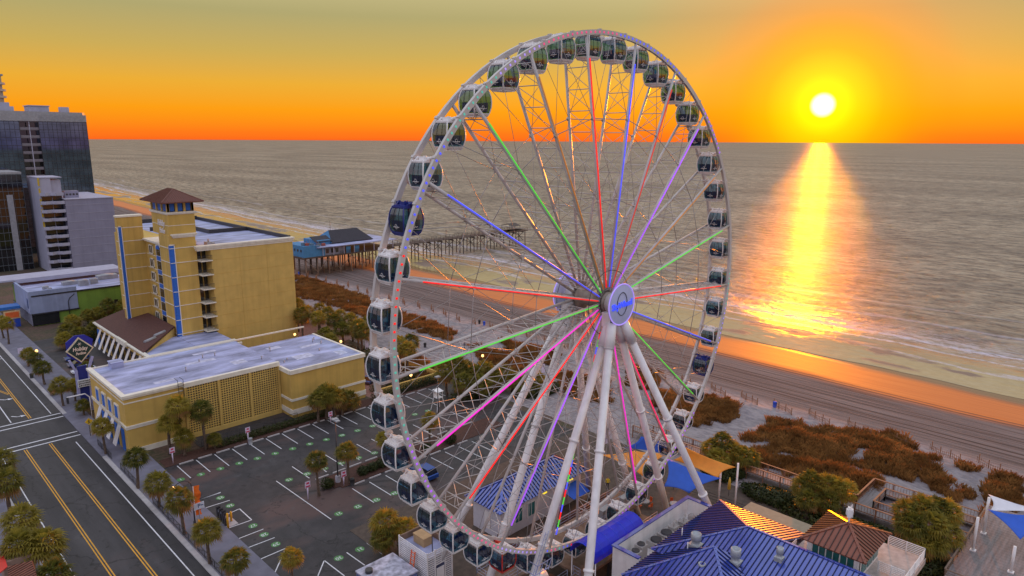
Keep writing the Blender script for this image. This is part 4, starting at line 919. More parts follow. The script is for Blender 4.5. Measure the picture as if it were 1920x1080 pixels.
for k in range(10):
    s_ = MB(); s_.lathe((69.8, 421, 44 + k * 3.1), [(1.9, 0), (1.9, 1.0)], 14); s_.build('balcony', mat('tan_concrete', (.42, .33, .26)), wt)
b = MB(); b.box(61.6, 71, 419.5, 440, 76, 76.8); b.build('roof', GREY, wt)

# ------------------------------------------------------------------ boarding platform, restaurant and huts at the foot of the wheel
b = MB(); b.box(40, 84, 35, 68, -.2, .03); b.box(60, 82, 10, 35, -.2, .03); struct('plaza_deck', b, WOODD)
pf = thing('boarding_platform', 'dark timber boarding platform with white pipe railings under the wheel', 'platform', (53, 42, 0))
b = MB(); b.box(42, 66.5, 39.2, 40.2, 3.0, 3.3); b.box(42, 66.5, 43.8, 47.2, 3.0, 3.3); b.box(42, 49.5, 40.2, 43.8, 1.2, 1.5); b.box(56, 66.5, 40.2, 43.8, 1.2, 1.5); b.box(49.5, 56, 40.2, 43.8, 2.95, 3.2); b.build('platform_floor', WOOD, pf)
b = MB()
for x in (42.3, 48, 54, 60, 66.2):
    for y in (39.4, 47.0): b.beam((x, y, 0), (x, y, 3.0), .3, .3)
b.build('platform_post', DARK, pf)
def railing(mb, p, q, z, h=1.05, step=1.4, n=3, r=.03):
    p, q = Vector((*p, z)), Vector((*q, z)); d = q - p; k = max(1, round(d.length / step))
    for i in range(k + 1): c = p + d * i / k; mb.tube([c, c + Vector((0, 0, h))], r, 5)
    for j in range(n): zz = Vector((0, 0, h * (j + 1) / n)); mb.tube([p + zz, q + zz], r * .8, 5)
for p_, q_ in (((42, 39.25), (49, 39.25)), ((49, 39.25), (49, 40.2)), ((56.5, 39.25), (61, 39.25)), ((42, 47.1), (66.4, 47.1)), ((42, 43.9), (50, 43.9)), ((56, 43.9), (66.4, 43.9)), ((42, 39.25), (42, 47.1)), ((66.4, 44), (66.4, 47.1)), ((44, 45.4), (52, 45.4)), ((54, 45.4), (64, 45.4)), ((43, 40.15), (48, 40.15)), ((57, 40.15), (64, 40.15))):
    b = MB(); railing(b, p_, q_, 3.3); b.build('railing', mat('pale_blue_pipe', (.36, .40, .56), .4), pf)
b = MB()
for k in range(11): b.box(60.6 + k * .38, 61.0 + k * .38, 37.0 + .0, 39.2, 3.1 - k * .28, 3.2 - k * .28)
for y in (37.0, 39.2): b.beam((60.6, y, 3.0), (64.9, y, .1), .08, .3)
b.build('stair', WOOD, pf)
for y in (37.0, 39.15):
    b = MB()
    for k in range(6): b.tube([(60.7 + k * .82, y, 3.1 - k * .6), (60.7 + k * .82, y, 4.1 - k * .6)], .035, 5)
    b.tube([(60.7, y, 4.1), (64.8, y, 1.1)], .04, 5); b.tube([(60.7, y, 3.6), (64.8, y, .6)], .03, 5); b.build('stair_railing', mat('pale_blue_pipe', (.5, .5, .6)), pf)
for x in (46.5, 59.5, 63.5):
    b = MB(); b.box(x, x + 1.6, 44.6, 45.2, 3.3, 4.3); b.box(x - .1, x + 1.7, 44.5, 45.3, 4.3, 4.4); b.build('gate_counter', GREY, pf)
# cobalt barrel awning over the exit stair
aw = thing('barrel_awning', 'cobalt blue barrel awning with hoop ribs over the wheel exit', 'awning', (53, 38, 0))
b = MB(); n = 10; sec = [(38.75 - 1.55 * math.cos(math.pi * i / n), 6.1 + 1.5 * math.sin(math.pi * i / n)) for i in range(n + 1)]
for x0, x1 in ((48.6, 57.0),):
    o = len(b.v)
    for x in [x0 + (x1 - x0) * k / 12 for k in range(13)]: b.v += [(x, y, z) for y, z in sec]
    for k in range(12):
        for i in range(n): b.f.append([o + k * (n + 1) + i, o + k * (n + 1) + i + 1, o + (k + 1) * (n + 1) + i + 1, o + (k + 1) * (n + 1) + i]); b.m.append(0); b.sm.append(False)
cl = b.build('awning_cloth', AWN, aw); md = cl.modifiers.new('Solidify', 'SOLIDIFY'); md.thickness = .04
for k in range(7):
    x = 48.6 + 1.4 * k; b = MB(); b.tube([(x, 38.75 + (y - 38.75) * 1.012, 6.1 + (z - 6.1) * 1.02) for y, z in sec], .05, 5); b.build('hoop', mat('awning_rib', (.02, .06, .7), .4), aw)
for x in (48.8, 56.8):
    for y in (37.25, 40.25): b = MB(); b.tube([(x, y, 0), (x, y, 6.1)], .06, 6); b.build('post', WHITE, aw)
# restaurant under the blue roof
rs = thing('beach_restaurant', 'white beach restaurant under a blue standing seam hip roof', 'restaurant', (62, 24, 0))
b = MB(); b.prism([(55.8, 10), (68.2, 10), (68.2, 34.2), (55.8, 34.2)], -3.75, 5.85); b.box(50.8, 55.8, 20, 34.2, -3.75, 5.3); b.build('wall', WHITE, rs)
Zr, Ze = 8.4, 5.95
eA, eB, rp_ = (55, 35, Ze), (69, 35, Ze), (62, 28.2, Zr)
def roofpart(name, polys, m1, m2, step=.46, caps=(), parent=None, w=.07):
    b = MB()
    for q in polys: b.slab(q, .14); b.seams(q, step, w, .09, 1)
    for u_, v_ in caps: b.beam(u_, v_, .26, .14, 0)
    return b.build(name, [m1, m2], parent)
SEAMD = mat('dark_seam', (.02, .02, .05), .5)
roofpart('main_roof', [[eA, eB, rp_], [eA, rp_, (62, 24.3, Zr), (62, 8, Zr), (55, 8, Ze)], [eB, (69, 24.6, Ze), (62, 24.6, Zr), rp_]], ROOFBLUE, SEAM, .46, ((eA, rp_), (eB, rp_), (rp_, (62, 8, Zr))), rs)
pk = (57.3, 29.3, 7.75); q4 = [(50.0, 35.0, 5.35), (62, 35.0, 5.4), (62, 23, 6.2), (50.0, 23, 5.35)]
roofpart('wing_roof', [[q4[0], (56.0, 35.0, 5.35), pk], [q4[3], q4[0], pk], [(59.4, 25.2, 6.4), (56, 23.4, 5.6), q4[3], pk]], ROOFBLUE, SEAM, .46, ((q4[0], pk), (q4[3], pk)), rs)
b = MB(); b.box(53.2, 67.6, 38.2, 38.45, -3.75, 5.5); b.box(53.2, 53.45, 35.2, 38.2, -3.75, 5.5); b.box(67.4, 67.65, 35.2, 38.2, -3.75, 5.5); b.box(53.45, 67.4, 34.9, 38.2, 3.3, 3.5); wl = b.build('parapet_wall', WHITE, rs)
b = MB(); b.box(53.05, 67.8, 38.12, 38.55, 5.5, 5.62); b.box(53.05, 53.55, 35.2, 38.12, 5.5, 5.62); b.box(67.3, 67.8, 35.2, 38.12, 5.5, 5.62); b.build('coping', ROOFBLUE, wl)
for x, y, k in ((54.3, 36.2, 0), (55.7, 36.5, 0), (58.2, 36.4, 1), (60.2, 36.4, 1), (61.9, 36.8, 2), (63.6, 36.6, 2), (66.3, 37.0, 3)):
    b = MB()
    if k == 0: b.box(x, x + 1, y, y + 1, 3.5, 5.0); b.lathe((x + .5, y + .5, 5.0), [(.42, 0), (.42, .12), (.34, .14)], 14, 1)
    elif k == 1: b.box(x, x + 1.6, y - .2, y + 1.3, 3.5, 4.3); b.lathe((x + .8, y + .55, 4.3), [(.62, 0), (.62, .16), (.5, .18)], 16, 1)
    elif k == 2: b.box(x, x + 1.3, y - .3, y + 1.0, 3.5, 4.2); b.box(x + .1, x + 1.2, y - .2, y + .6, 4.2, 4.5); b.tube([(x + .3, y, 4.5), (x + .3, y, 5.0), (x + .9, y + .2, 5.1)], .13, 7)
    else: b.lathe((x, y, 3.5), [(.4, 0), (.4, .7), (.25, .9)], 12)
    b.build('rooftop_unit', [mat('unit_casing', (.40, .38, .36), .5, var=.15), DARK], rs)
def roofz(x, y): return Ze + (x - 55) * (Zr - Ze) / 7
for px_, py_, r_, h_ in ((1304, 1024, .52, 1.15), (1378, 1056, .5, 1.3), (1461, 1048, .34, 1.0), (1315, 1075, .36, .8)):
    z = 6.8
    for _ in range(6): X_, Y_ = gp(px_, py_, z); z = max(roofz(X_, Y_), 6.0)
    b = MB(); b.box(X_ - r_ * 1.1, X_ + r_ * 1.1, Y_ - r_ * 1.1, Y_ + r_ * 1.1, z - .5, z + .3); b.lathe((X_, Y_, z + .3), [(r_ * .8, 0), (r_ * .8, h_ * .35), (r_, h_ * .4), (r_, h_ * .95), (r_ * .85, h_), (r_ * .6, h_ * .8), (r_ * .2, h_ * .8)], 18); b.build('roof_fan', mat('galvanised_fan', (.42, .45, .46), .45, metal=.3, var=.15), rs)
for x, y in ((58.5, 33.6), (61.0, 30.6), (56.6, 31.8)): b = MB(); b.tube([(x, y, 5.9), (x, y, 7.4)], .06, 6); b.build('vent_pipe', WHITE, rs)
tcn = thing('terrace_canopy', 'flat tan canvas canopy beside the sunlit restaurant roof', 'canopy', (72, 29, 0)); b = MB(); b.box(69.0, 74.5, 25.0, 33.8, 3.9, 4.05); b.build('canopy_cloth', mat('tan_canvas', (.30, .25, .17), .7, var=.1), tcn)
for x in (69.4, 74.2):
    for y in (25.4, 33.4): b = MB(); b.tube([(x, y, 0), (x, y, 3.9)], .07, 6); b.build('canopy_post', DARK, tcn)
# lookout room and its deck on the roof
lk = thing('lookout_pavilion', 'rooftop pavilion with brown pyramid roof, glazed walls and white railed balcony', 'pavilion', (66, 20, 5.9))
b = MB(); b.box(60.2, 72.2, 14.6, 24.4, 5.9, 6.5); b.build('balcony_floor', mat('pale_deck', (.46, .40, .36), .6, var=.2), lk)
b = MB(); b.box(63.5, 69.0, 18.0, 18.3, 6.5, 8.95); b.box(63.5, 69.0, 22.5, 22.8, 6.5, 8.95); b.box(68.8, 69.1, 18.3, 22.5, 6.5, 8.95)
for y in (18.0, 22.35): b.box(63.35, 63.8, y, y + .45, 6.5, 8.95)
b.box(63.4, 63.7, 18.3, 22.5, 8.65, 8.95); b.box(63.4, 63.7, 18.3, 22.5, 6.5, 6.75); b.build('wall', WHITE, lk)
for i in range(3):
    y = 18.5 + i * 1.3; b = MB(); b.box(63.5, 63.56, y, y + 1.2, 6.75, 8.65); w_ = b.build('window', TEAL, lk)
    b = MB(); b.box(63.42, 63.6, y + 1.2, y + 1.3, 6.75, 8.65); b.box(63.42, 63.6, y + .57, y + .63, 6.75, 8.65); b.build('window_frame', WHITE, w_)
for i in range(3): x = 64.2 + i * 1.6; b = MB(); b.box(x, x + 1.3, 17.94, 17.99, 6.9, 8.6); b.build('window', TEAL, lk)
c4 = [(62.8, 17.3, 9.0), (69.9, 17.3, 9.0), (69.9, 23.3, 9.0), (62.8, 23.3, 9.0)]; ap = (66.3, 20.2, 10.45)
roofpart('pavilion_roof', [[c4[0], c4[1], ap], [c4[1], c4[2], ap], [c4[2], c4[3], ap], [c4[3], c4[0], ap]], ROOFBROWN, SEAMB, .5, [(c, ap) for c in c4], lk)
for p_, q_ in (((60.3, 14.7), (60.3, 24.3)), ((60.3, 24.3), (64.5, 24.3)), ((60.3, 14.7), (72, 14.7)), ((72, 14.7), (72, 18)), ((66.5, 15.0), (66.5, 17.2))):
    b = MB(); p, q = Vector((*p_, 6.5)), Vector((*q_, 6.5)); n = max(2, round((q - p).length / 1.6))
    for i in range(n + 1): c = p + (q - p) * i / n; b.beam(c, c + Vector((0, 0, 1.15)), .1, .1)
    for j in range(6): zz = Vector((0, 0, .2 + j * .18)); b.beam(p + zz, q + zz, .05, .07)
    b.build('balcony_railing', WHITE, lk)
lg = MB(); lg.tube([(66.3, 20.2, 10.3), (66.3, 20.2, 11.2)], .08, 6)
for i in range(10):
    a = i * .628; lg.obox((66.3 + .18 * math.cos(a), 20.2 + .18 * math.sin(a), 11.55 + .1 * math.sin(i * 2.1)), (.16, .05, 0), (-.04, .14, .03), (.02, 0, .30 + .08 * math.cos(i)))
for dx in (-.12, .18): lg.tube([(66.3 + dx, 20.1, 11.8), (66.3 + dx, 20.1, 12.35)], .035, 5)
lg.build('roof_finial', WHITE, lk)
# both stand on a storey of their own: raise the pair to the height measured against the wheel leg beside them
for o in (rs, lk): o.scale = (.926, .926, .926)
rs.location = (62 * .926, 24 * .926, 3.44); lk.location = (66 * .926, 20 * .926, 8.9)
# ticket hall beyond the wheel
tk = thing('ticket_hall', 'long white ticket hall with blue seamed hip roof behind the wheel legs', 'ticket building', (59, 54, 0))
b = MB(); b.box(51.6, 66.4, 53.6, 58.4, 0, 4.0); b.build('wall', mat('lilac_white_wall', (.60, .58, .62), .7, var=.06), tk)
e4 = [(50.8, 52.9, 4.0), (67.2, 52.9, 4.0), (67.2, 59.1, 4.0), (50.8, 59.1, 4.0)]; r2 = [(54.4, 56.0, 6.0), (63.6, 56.0, 6.0)]
roofpart('hall_roof', [[e4[0], e4[1], r2[1], r2[0]], [e4[1], e4[2], r2[1]], [e4[2], e4[3], r2[0], r2[1]], [e4[3], e4[0], r2[0]]], ROOFBLUE, SEAM, .5, ((e4[0], r2[0]), (e4[1], r2[1]), (e4[2], r2[1]), (e4[3], r2[0]), (r2[0], r2[1])), tk)
b = MB(); b.box(51.5, 51.58, 55.3, 56.3, .9, 3.0); b.build('door', WHITE, tk)
for x in (52.3, 54.0, 56.2):
    b = MB(); b.box(x, x + 1.2, 53.5, 53.58, 1.3, 3.0); w_ = b.build('window', TEAL, tk); b = MB(); b.box(x - .1, x, 53.45, 53.6, 1.2, 3.1); b.box(x + 1.2, x + 1.3, 53.45, 53.6, 1.2, 3.1); b.box(x, x + 1.2, 53.45, 53.6, 3.0, 3.1); b.box(x + .57, x + .63, 53.47, 53.6, 1.3, 3.0); b.build('window_frame', WHITE, w_)
for x in (58.6, 63.6): b = MB(); b.box(x, x + .6, 53.1, 53.5, 3.55, 3.75); b.build('wall_lamp', G_YEL, tk)
b = MB(); b.slab([(62, 53.5, 2.9), (65.6, 53.5, 2.9), (65.4, 51.2, 2.2), (62.2, 51.2, 2.2)], .05); b.build('awning', SAILB, tk)
b = MB(); b.box(51, 67, 49.3, 49.6, 0, 2.2); b.box(51, 51.3, 49.6, 53.5, 0, 1.2); o = b.build('brick_wall', mat('red_brown_wall', (.16, .075, .05), .85, var=.2, scale=2)); tag(o, 'red brown wall before the white ticket hall', 'wall')
# louvred shed and container
sh = thing('louvred_shed', 'white louvred equipment shed with an open roof pen beside the wheel', 'shed', (40.4, 53.5, 0))
b = MB(); b.box(38.95, 42.1, 51.25, 56.0, 0, 4.3); b.build('wall', mat('shade_blue_wall', (.05, .06, .12), .7), sh)
b = MB()
for k in range(21):
    z = .2 + k * .235
    b.box(38.9, 38.95, 51.2, 56.05, z, z + .13)
    if z > 3.1: b.box(38.9, 42.15, 51.2, 51.25, z, z + .13)
    else: b.box(38.9, 39.9, 51.2, 51.25, z, z + .13); b.box(41.2, 42.15, 51.2, 51.25, z, z + .13)
for x, y in ((38.84, 51.14), (39.85, 51.14), (41.15, 51.14), (42.1, 51.14), (38.84, 56)): b.box(x, x + .12, y, y + .12, 0, 5.15)
b.build('louvre_panel', WHITE, sh)
b = MB(); b.box(40.05, 41.05, 51.12, 51.2, .3, 2.9); b.build('door', WHITE, sh)
b = MB(); b.box(39, 42, 51.3, 55.9, 4.3, 4.4); b.build('roof', GALV, sh)
b = MB(); b.box(42.0, 42.15, 51.25, 56, 4.3, 5.1); b.box(38.95, 42.15, 55.9, 56.05, 4.3, 5.1); b.build('roof_parapet', WOOD, sh)
b = MB(); b.box(40.0, 41.1, 53.2, 55.0, 4.4, 5.3); b.box(39.95, 41.15, 53.15, 55.05, 5.3, 5.4); b.build('rooftop_unit', mat('tan_unit', (.42, .28, .14), .6), sh)
b = MB(); b.tube([(40.2, 52, 4.4), (40.2, 52, 6.6)], .05, 6); b.build('mast', DARK, sh)
ct = thing('service_container', 'blue grey service container with scuffed pale roof beside the louvred shed', 'container', (36, 54.5, 0))
b = MB(); b.box(33.8, 38.3, 52.2, 56.5, 0, 2.9)
for i in range(12): b.box(33.72, 33.8, 52.4 + i * .35, 52.55 + i * .35, .1, 2.8); b.box(34 + i * .37, 34.15 + i * .37, 52.12, 52.2, .1, 2.8)
b.build('container_body', mat('blue_grey_steel', (.16, .20, .40), .5, var=.15, streak=.2), ct)
b = MB(); b.box(33.7, 38.4, 52.1, 56.6, 2.9, 3.05); b.build('container_roof', mat('scuffed_roof', (.42, .42, .50), .7, var=.5, scale=1.6), ct)
b = MB(); b.tube([(34.6, 55.4, 3.05), (34.6, 55.4, 3.4)], .4, 10); b.build('roof_hatch', DARK, ct)
ld = thing('orange_ladder', 'orange and red step ladder leaning on the louvred shed', 'ladder', (38.5, 53.2, 0))
b = MB()
for y in (53.0, 53.6): b.beam((38.0, y, 0), (38.72, y, 4.6), .09, .09)
for k in range(11): b.beam((38.05 + k * .062, 53.0, .4 + k * .4), (38.05 + k * .062, 53.6, .4 + k * .4), .06, .06)
b.build('rail', mat('ladder_orange', (.75, .12, .02), .5), ld)

# shade sails with their posts
def sail(name, label, pts, m_, sag=.6):
    t = thing(name, label, 'shade sail', (sum(p[0] for p in pts) / 4, sum(p[1] for p in pts) / 4, 0), 'shade sails over the terraces'); n = 10; b = MB(); P = [Vector(p) for p in pts]; cen = sum(P, Vector()) / 4
    for i in range(n + 1):
        for j in range(n + 1):
            u_, v_ = i / n, j / n; p = (P[0] * (1 - u_) + P[1] * u_) * (1 - v_) + (P[3] * (1 - u_) + P[2] * u_) * v_
            e = max(4 * u_ * (1 - u_) * (abs(2 * v_ - 1)) ** 2, 4 * v_ * (1 - v_) * abs(2 * u_ - 1) ** 2); p = p + (cen - p) * e * .16; p.z -= sag * 4 * u_ * (1 - u_) * v_ * (1 - v_); b.v.append(tuple(p))
    for i in range(n):
        for j in range(n): b.f.append([i * (n + 1) + j, (i + 1) * (n + 1) + j, (i + 1) * (n + 1) + j + 1, i * (n + 1) + j + 1]); b.m.append(0); b.sm.append(True)
    o = b.build('sail_cloth', m_, t); md = o.modifiers.new('Solidify', 'SOLIDIFY'); md.thickness = .03
    return t
def g3(px, py, z): x, y = gp(px, py, z); return (x, y, z)
s1 = sail('shade_sail', 'blue shade sail between wheel leg and white post', [g3(1245, 912, 5.6), g3(1250, 858, 7.2), g3(1352, 897, 5.4), g3(1292, 925, 4.6)], SAILB)
s2 = sail('shade_sail', 'bright orange shade sail peaked above the blue one nearest the dunes', [g3(1262, 862, 6.2), g3(1284, 838, 8.2), g3(1380, 876, 6.2), g3(1346, 897, 5.3)], SAILO)
s3 = sail('shade_sail', 'orange shade sail spread behind the right hand wheel legs', [g3(1128, 853, 5.2), g3(1190, 845, 6.0), g3(1252, 850, 6.4), g3(1206, 893, 4.6)], SAILO)
s4 = sail('shade_sail', 'blue shade sail farthest back behind the orange ones', [g3(1170, 840, 5.0), g3(1202, 818, 6.6), g3(1290, 838, 5.6), g3(1240, 850, 4.6)], SAILB)
for px, py, zt, lab, par in ((1352, 940, 5.4, '', s1), (1384, 936, 6.3, '', s2), (1206, 905, 4.6, '', s3)):
    z0 = 0; x, y = gp(px, py - (36 if par is s3 else 64), zt); b = MB(); b.tube([(x, y, 0), (x, y, zt + .25)], .13, 8); b.build('sail_post', WHITE, par)
s5 = sail('shade_sail', 'white shade sail over the right hand viewing deck', [g3(1853, 927, 7.0), g3(1925, 950, 6.6), g3(1990, 962, 6.4), g3(1856, 958, 6.3)], SAILW, .3)
s6 = sail('shade_sail', 'royal blue shade sail below the white one on the viewing deck', [g3(1852, 955, 6.4), g3(1935, 966, 6.5), g3(1945, 1000, 5.5), g3(1913, 1012, 5.2)], SAILB, .2)
for (x, y), zt, par in ((gp(1824, 1032, 2.6), 6.6, s5), (gp(1844, 1000, 2.6), 7.1, s5), (gp(1895, 1073, 2.6), 5.6, s6)):
    b = MB(); b.tube([(x, y, 2.6), (x, y, zt)], .15, 10); b.box(x - .28, x + .28, y - .28, y + .28, 2.6, 2.72); b.build('sail_post', WHITE, par)

# viewing deck, boardwalk and terrace rails
vd = thing('viewing_deck', 'raised grey plank viewing deck at the right edge', 'deck', (84, 10, 0))
b = MB()
for k in range(34): b.box(76.5 + .62 * k, 77.08 + .62 * k, -6, 13.8, 2.45, 2.6)
b.build('deck_plank', WOODG, vd)
b = MB()
for x in (77, 83, 89, 95):
    for y in (0, 6.5, 13.4): b.beam((x, y, 0), (x, y, 2.4), .3, .3)
b.build('deck_post', WOODD, vd)
for p_, q_ in (((76.6, 13.7), (82, 13.7)), ((83.6, 13.7), (97, 13.7)), ((76.6, 13.7), (76.6, 6))):
    b = MB(); railing(b, p_, q_, 2.6, 1.05, 1.6, 4, .035); b.beam((*p_, 3.7), (*q_, 3.7), .16, .06); b.build('deck_railing', WOOD, vd)
bw = thing('boardwalk', 'long timber dune boardwalk with rust lit handrails behind the palms', 'boardwalk', (91, 30, 0))
b = MB(); b.box(87.2, 89.4, 13.9, 60, .9, 1.05); b.box(89.4, 95.6, 24.6, 26.6, .9, 1.05); b.box(94.0, 95.9, 14.5, 24.6, .9, 1.05); b.build('walkway', WOODG, bw)
for p_, q_ in (((87.2, 13.9), (87.2, 60)), ((89.4, 26.6), (89.4, 60)), ((89.4, 13.9), (89.4, 24.6)), ((89.4, 26.6), (95.8, 26.6)), ((95.9, 14.5), (95.9, 26.6)), ((94.0, 14.5), (94.0, 24.6)), ((89.4, 24.6), (94, 24.6))):
    b = MB(); p, q = Vector((*p_, 1.05)), Vector((*q_, 1.05)); n = max(2, round((q - p).length / 2.4))
    for i in range(n + 1): c = p + (q - p) * i / n; b.beam(c - Vector((0, 0, 1.05)), c + Vector((0, 0, 1.0)), .14, .14)
    b.beam(p + Vector((0, 0, 1.02)), q + Vector((0, 0, 1.02)), .22, .07); b.beam(p + Vector((0, 0, .15)), q + Vector((0, 0, .15)), .05, .12)
    m_ = max(2, round((q - p).length / .35))
    for i in range(m_): c = p + (q - p) * (i + .5) / m_; b.beam(c + Vector((0, 0, .15)), c + Vector((0, 0, 1.0)), .035, .035)
    b.build('handrail', mat('rust_timber', (.26, .13, .075), .6, var=.3), bw)
tr = thing('terrace_railing', 'dark pipe railing along the restaurant terrace', 'railing', (79, 25, 0))
b = MB(); railing(b, (77.8, 44), (79.4, 14), 0, 1.15, 2.2, 3, .045); b.build('rail', DARK, tr)
b = MB(); railing(b, (74.5, 52), (78, 44), 0, 1.1, 2, 3, .04); b.build('rail', DARK, tr)
rnd = random.Random(3)
for i, (x, y) in enumerate(((76.4, 37.6), (74.8, 35.6), (76.8, 33.6), (70.6, 46.2), (72.8, 43.2), (69.0, 49.6))):
    t = thing('terrace_table', ['round grey terrace table with orange chairs nearest the terrace railing', 'round terrace table with orange chairs behind the striped roof', 'round terrace table beside the tan canvas canopy', 'terrace table under the orange sail behind the legs', 'terrace table under the blue sail', 'terrace table at the far end under the orange sail'][i], 'table', (x, y, 0), 'terrace tables')
    b = MB(); b.lathe((x, y, .72), [(.6, 0), (.6, .05)], 16); b.tube([(x, y, 0), (x, y, .72)], .05, 6); b.build('table_top', GREY, t)
    for k in range(4):
        a = k * 1.57 + i; cx, cy = x + .95 * math.cos(a), y + .95 * math.sin(a); b = MB(); b.box(cx - .22, cx + .22, cy - .22, cy + .22, .42, .47); b.obox((cx + .22 * math.cos(a), cy + .22 * math.sin(a), .72), (-.2 * math.sin(a), .2 * math.cos(a), 0), (.03 * math.cos(a), .03 * math.sin(a), 0), (0, 0, .24))
        for sx, sy in ((-1, -1), (1, -1), (1, 1), (-1, 1)): b.tube([(cx + sx * .18, cy + sy * .18, 0), (cx + sx * .18, cy + sy * .18, .42)], .02, 4)
        b.build('chair', mat('orange_chair', (.55, .10, .02), .5), t)
um = thing('closed_umbrella', 'furled yellow patio umbrella on the restaurant terrace', 'umbrella', (*gp(1366, 930, .0), 0))
x, y, _ = um.location; b = MB(); b.tube([(x, y, 0), (x, y, 2.7)], .03, 6); b.build('pole', DARK, um); b = MB(); b.lathe((x, y, .9), [(.05, 0), (.22, .15), (.18, 1.2), (.03, 1.85)], 10); b.build('canopy', mat('umbrella_yellow', (.60, .36, .04), .7), um)

# ------------------------------------------------------------------ the pier
pier = thing('fishing_pier', 'long timber fishing pier on dark piles running out over the surf', 'pier', (160, 207, 0))
PD = mat('pier_timber', (.085, .065, .055), .8, var=.3, scale=2)
b = MB(); b.box(140, 214, 204.6, 209.6, 9.7, 10.0); b.box(203, 214.5, 203, 211.4, 9.7, 10.0); b.build('deck', PD, pier)
for y, x0, x1 in ((204.7, 140, 203), (209.5, 140, 203), (203.1, 203, 214.4), (211.3, 203, 214.4)):
    b = MB(); railing(b, (x0, y), (x1, y), 10.0, 1.1, 2.4, 3, .07); b.build('railing', PD, pier)
k = 0
for i in range(13):
    x = 142 + i * 5.9; zb = -1.5
    for y in ((204.9, 207.1, 209.3) if i < 11 else (203.3, 207.1, 211)):
        b = MB(); b.tube([(x + (y - 207.1) * .03, y + (y - 207.1) * .12, zb), (x, y, 9.7)], .2, 6); b.build('pile', PD, pier)
    b = MB(); b.beam((x, 204.2, 9.3), (x, 210, 9.3), .35, .4); b.beam((x, 204.4, 9.0), (x, 209.6, 5.4), .12, .2); b.beam((x, 209.6, 9.0), (x, 204.4, 5.4), .12, .2)
    if i < 12: b.beam((x, 204.8, 9.0), (x + 5.9, 204.8, 6.8), .1, .16)
    b.build('cross_brace', PD, pier)
b = MB(); b.slab([(205, 203.6, 12.4), (210.5, 203.6, 12.4), (210.5, 207.2, 13.3), (205, 207.2, 13.3)], .12); b.slab([(205, 207.2, 13.3), (210.5, 207.2, 13.3), (210.5, 210.8, 12.4), (205, 210.8, 12.4)], .12)
for x in (205.3, 210.2):
    for y in (203.9, 210.5): b.beam((x, y, 10), (x, y, 12.4), .15, .15)
b.build('shelter', PD, pier)
for x in (168, 186): b = MB(); b.tube([(x, 204.7, 10), (x, 204.7, 13.6)], .07, 6); b.lathe((x, 204.7, 13.5), [(.2, 0), (.2, .3), (.05, .4)], 8); b.build('lamp_post', DARK, pier)
pv = thing('pier_pavilion', 'turquoise pier restaurant with dark pitched roof raised on timber piles', 'pier building', (122, 207, 0))
b = MB(); b.box(103.4, 141, 199.0, 217, 9.4, 9.9); b.build('deck', WOODD, pv)
TUR = mat('turquoise_wall', (.06, .22, .42), .7, var=.12, scale=.8)
b = MB(); b.box(104, 112, 199.4, 216, 9.9, 12.7); b.box(104, 108.6, 199.4, 212, 12.7, 13.8); b.build('wall', TUR, pv)
b = MB(); b.box(112, 120, 199.6, 216, 9.9, 12.6); b.build('back_wall', mat('grey_pier_wall', (.22, .22, .26), .7), pv)
for x in (112.6, 114.6, 116.4): a_ = MB(); a_.box(x, x + 1.1, 199.5, 199.58, 10.6, 12.1); a_.build('window', WINDK, pv)
for i in range(4): a_ = MB(); a_.lathe((103.95, 201.3 + i * 2.2, 12.1), [(.5, -.04), (.5, .06)], 12, 0, 'x'); a_.build('porthole', DARK, pv)
for x in (120.6, 124.2): a_ = MB(); a_.box(x, x + 1.8, 199.4, 199.8, 9.9, 12.2); a_.build('kiosk_door', TUR, pv)
b = MB(); b.prism([(109, 198.4), (142, 198.4), (142, 217), (109, 217)], 12.8, 13.05); b.build('flat_roof', GALV, pv)
for i in range(8): x = 111 + i * 4.2; a_ = MB(); a_.beam((x, 198.9, 9.9), (x, 198.9, 12.8), .2, .2); a_.build('roof_post', PALEC, pv)
b = MB(); railing(b, (118, 199.1), (141, 199.1), 9.9, 1.1, 2, 3, .06); b.build('railing', WOODD, pv)
q = [(117.0, 203.0, 13.4), (134.5, 203.0, 13.4), (131.5, 209.5, 17.2), (119.5, 209.5, 17.2)]
ROOFK = mat('charcoal_shingles', (.035, .032, .042), .8, var=.25, scale=2)
b = MB(); b.slab(q, .2); b.slab([(119.5, 209.5, 17.2), (131.5, 209.5, 17.2), (134.5, 216, 13.4), (117, 216, 13.4)], .2); b.slab([q[1], (134.5, 216, 13.4), q[2]], .2); b.build('pitched_roof', ROOFK, pv)
b = MB(); b.slab([(117, 203, 13.4), (119.5, 209.5, 17.2), (117, 216, 13.4)], .2); b.box(112, 117, 204, 214, 13.05, 14.6); b.build('gable_wall', TUR, pv)
b = MB(); b.slab([(111, 203.6, 14.2), (117.6, 203.6, 14.2), (118.2, 209, 15.6), (111.6, 209, 15.6)], .15); b.build('lean_to_roof', ROOFK, pv)
b = MB(); b.tube([(120.4, 209.5, 17.2), (120.4, 209.5, 20.6)], .07, 6); b.build('flagpole', DARK, pv)
rnd = random.Random(9)
for i in range(9):
    x, y = rnd.uniform(105, 116), rnd.uniform(199.8, 203.4); z = 13.8 if x < 108.6 else 13.05
    a_ = MB(); a_.box(x - .6, x + .6, y - .4, y + .4, z, z + rnd.uniform(.4, 1.1)); a_.tube([(x, y, z), (x, y, z + rnd.uniform(1.0, 1.9))], .07, 6); a_.build('roof_plant', [mat('roof_plant_%d' % (i % 3), ((.30, .08, .06), (.1, .2, .3), (.2, .2, .2))[i % 3], .7)], pv)
for i in range(9):
    x = 104.6 + i * 4.5
    for y in (199.6, 204, 208.4, 213, 216.4):
        b = MB(); b.tube([(x, y, -.3), (x, y, 9.4)], .22, 6); b.build('pile', WOOD if y < 200 else PD, pv)
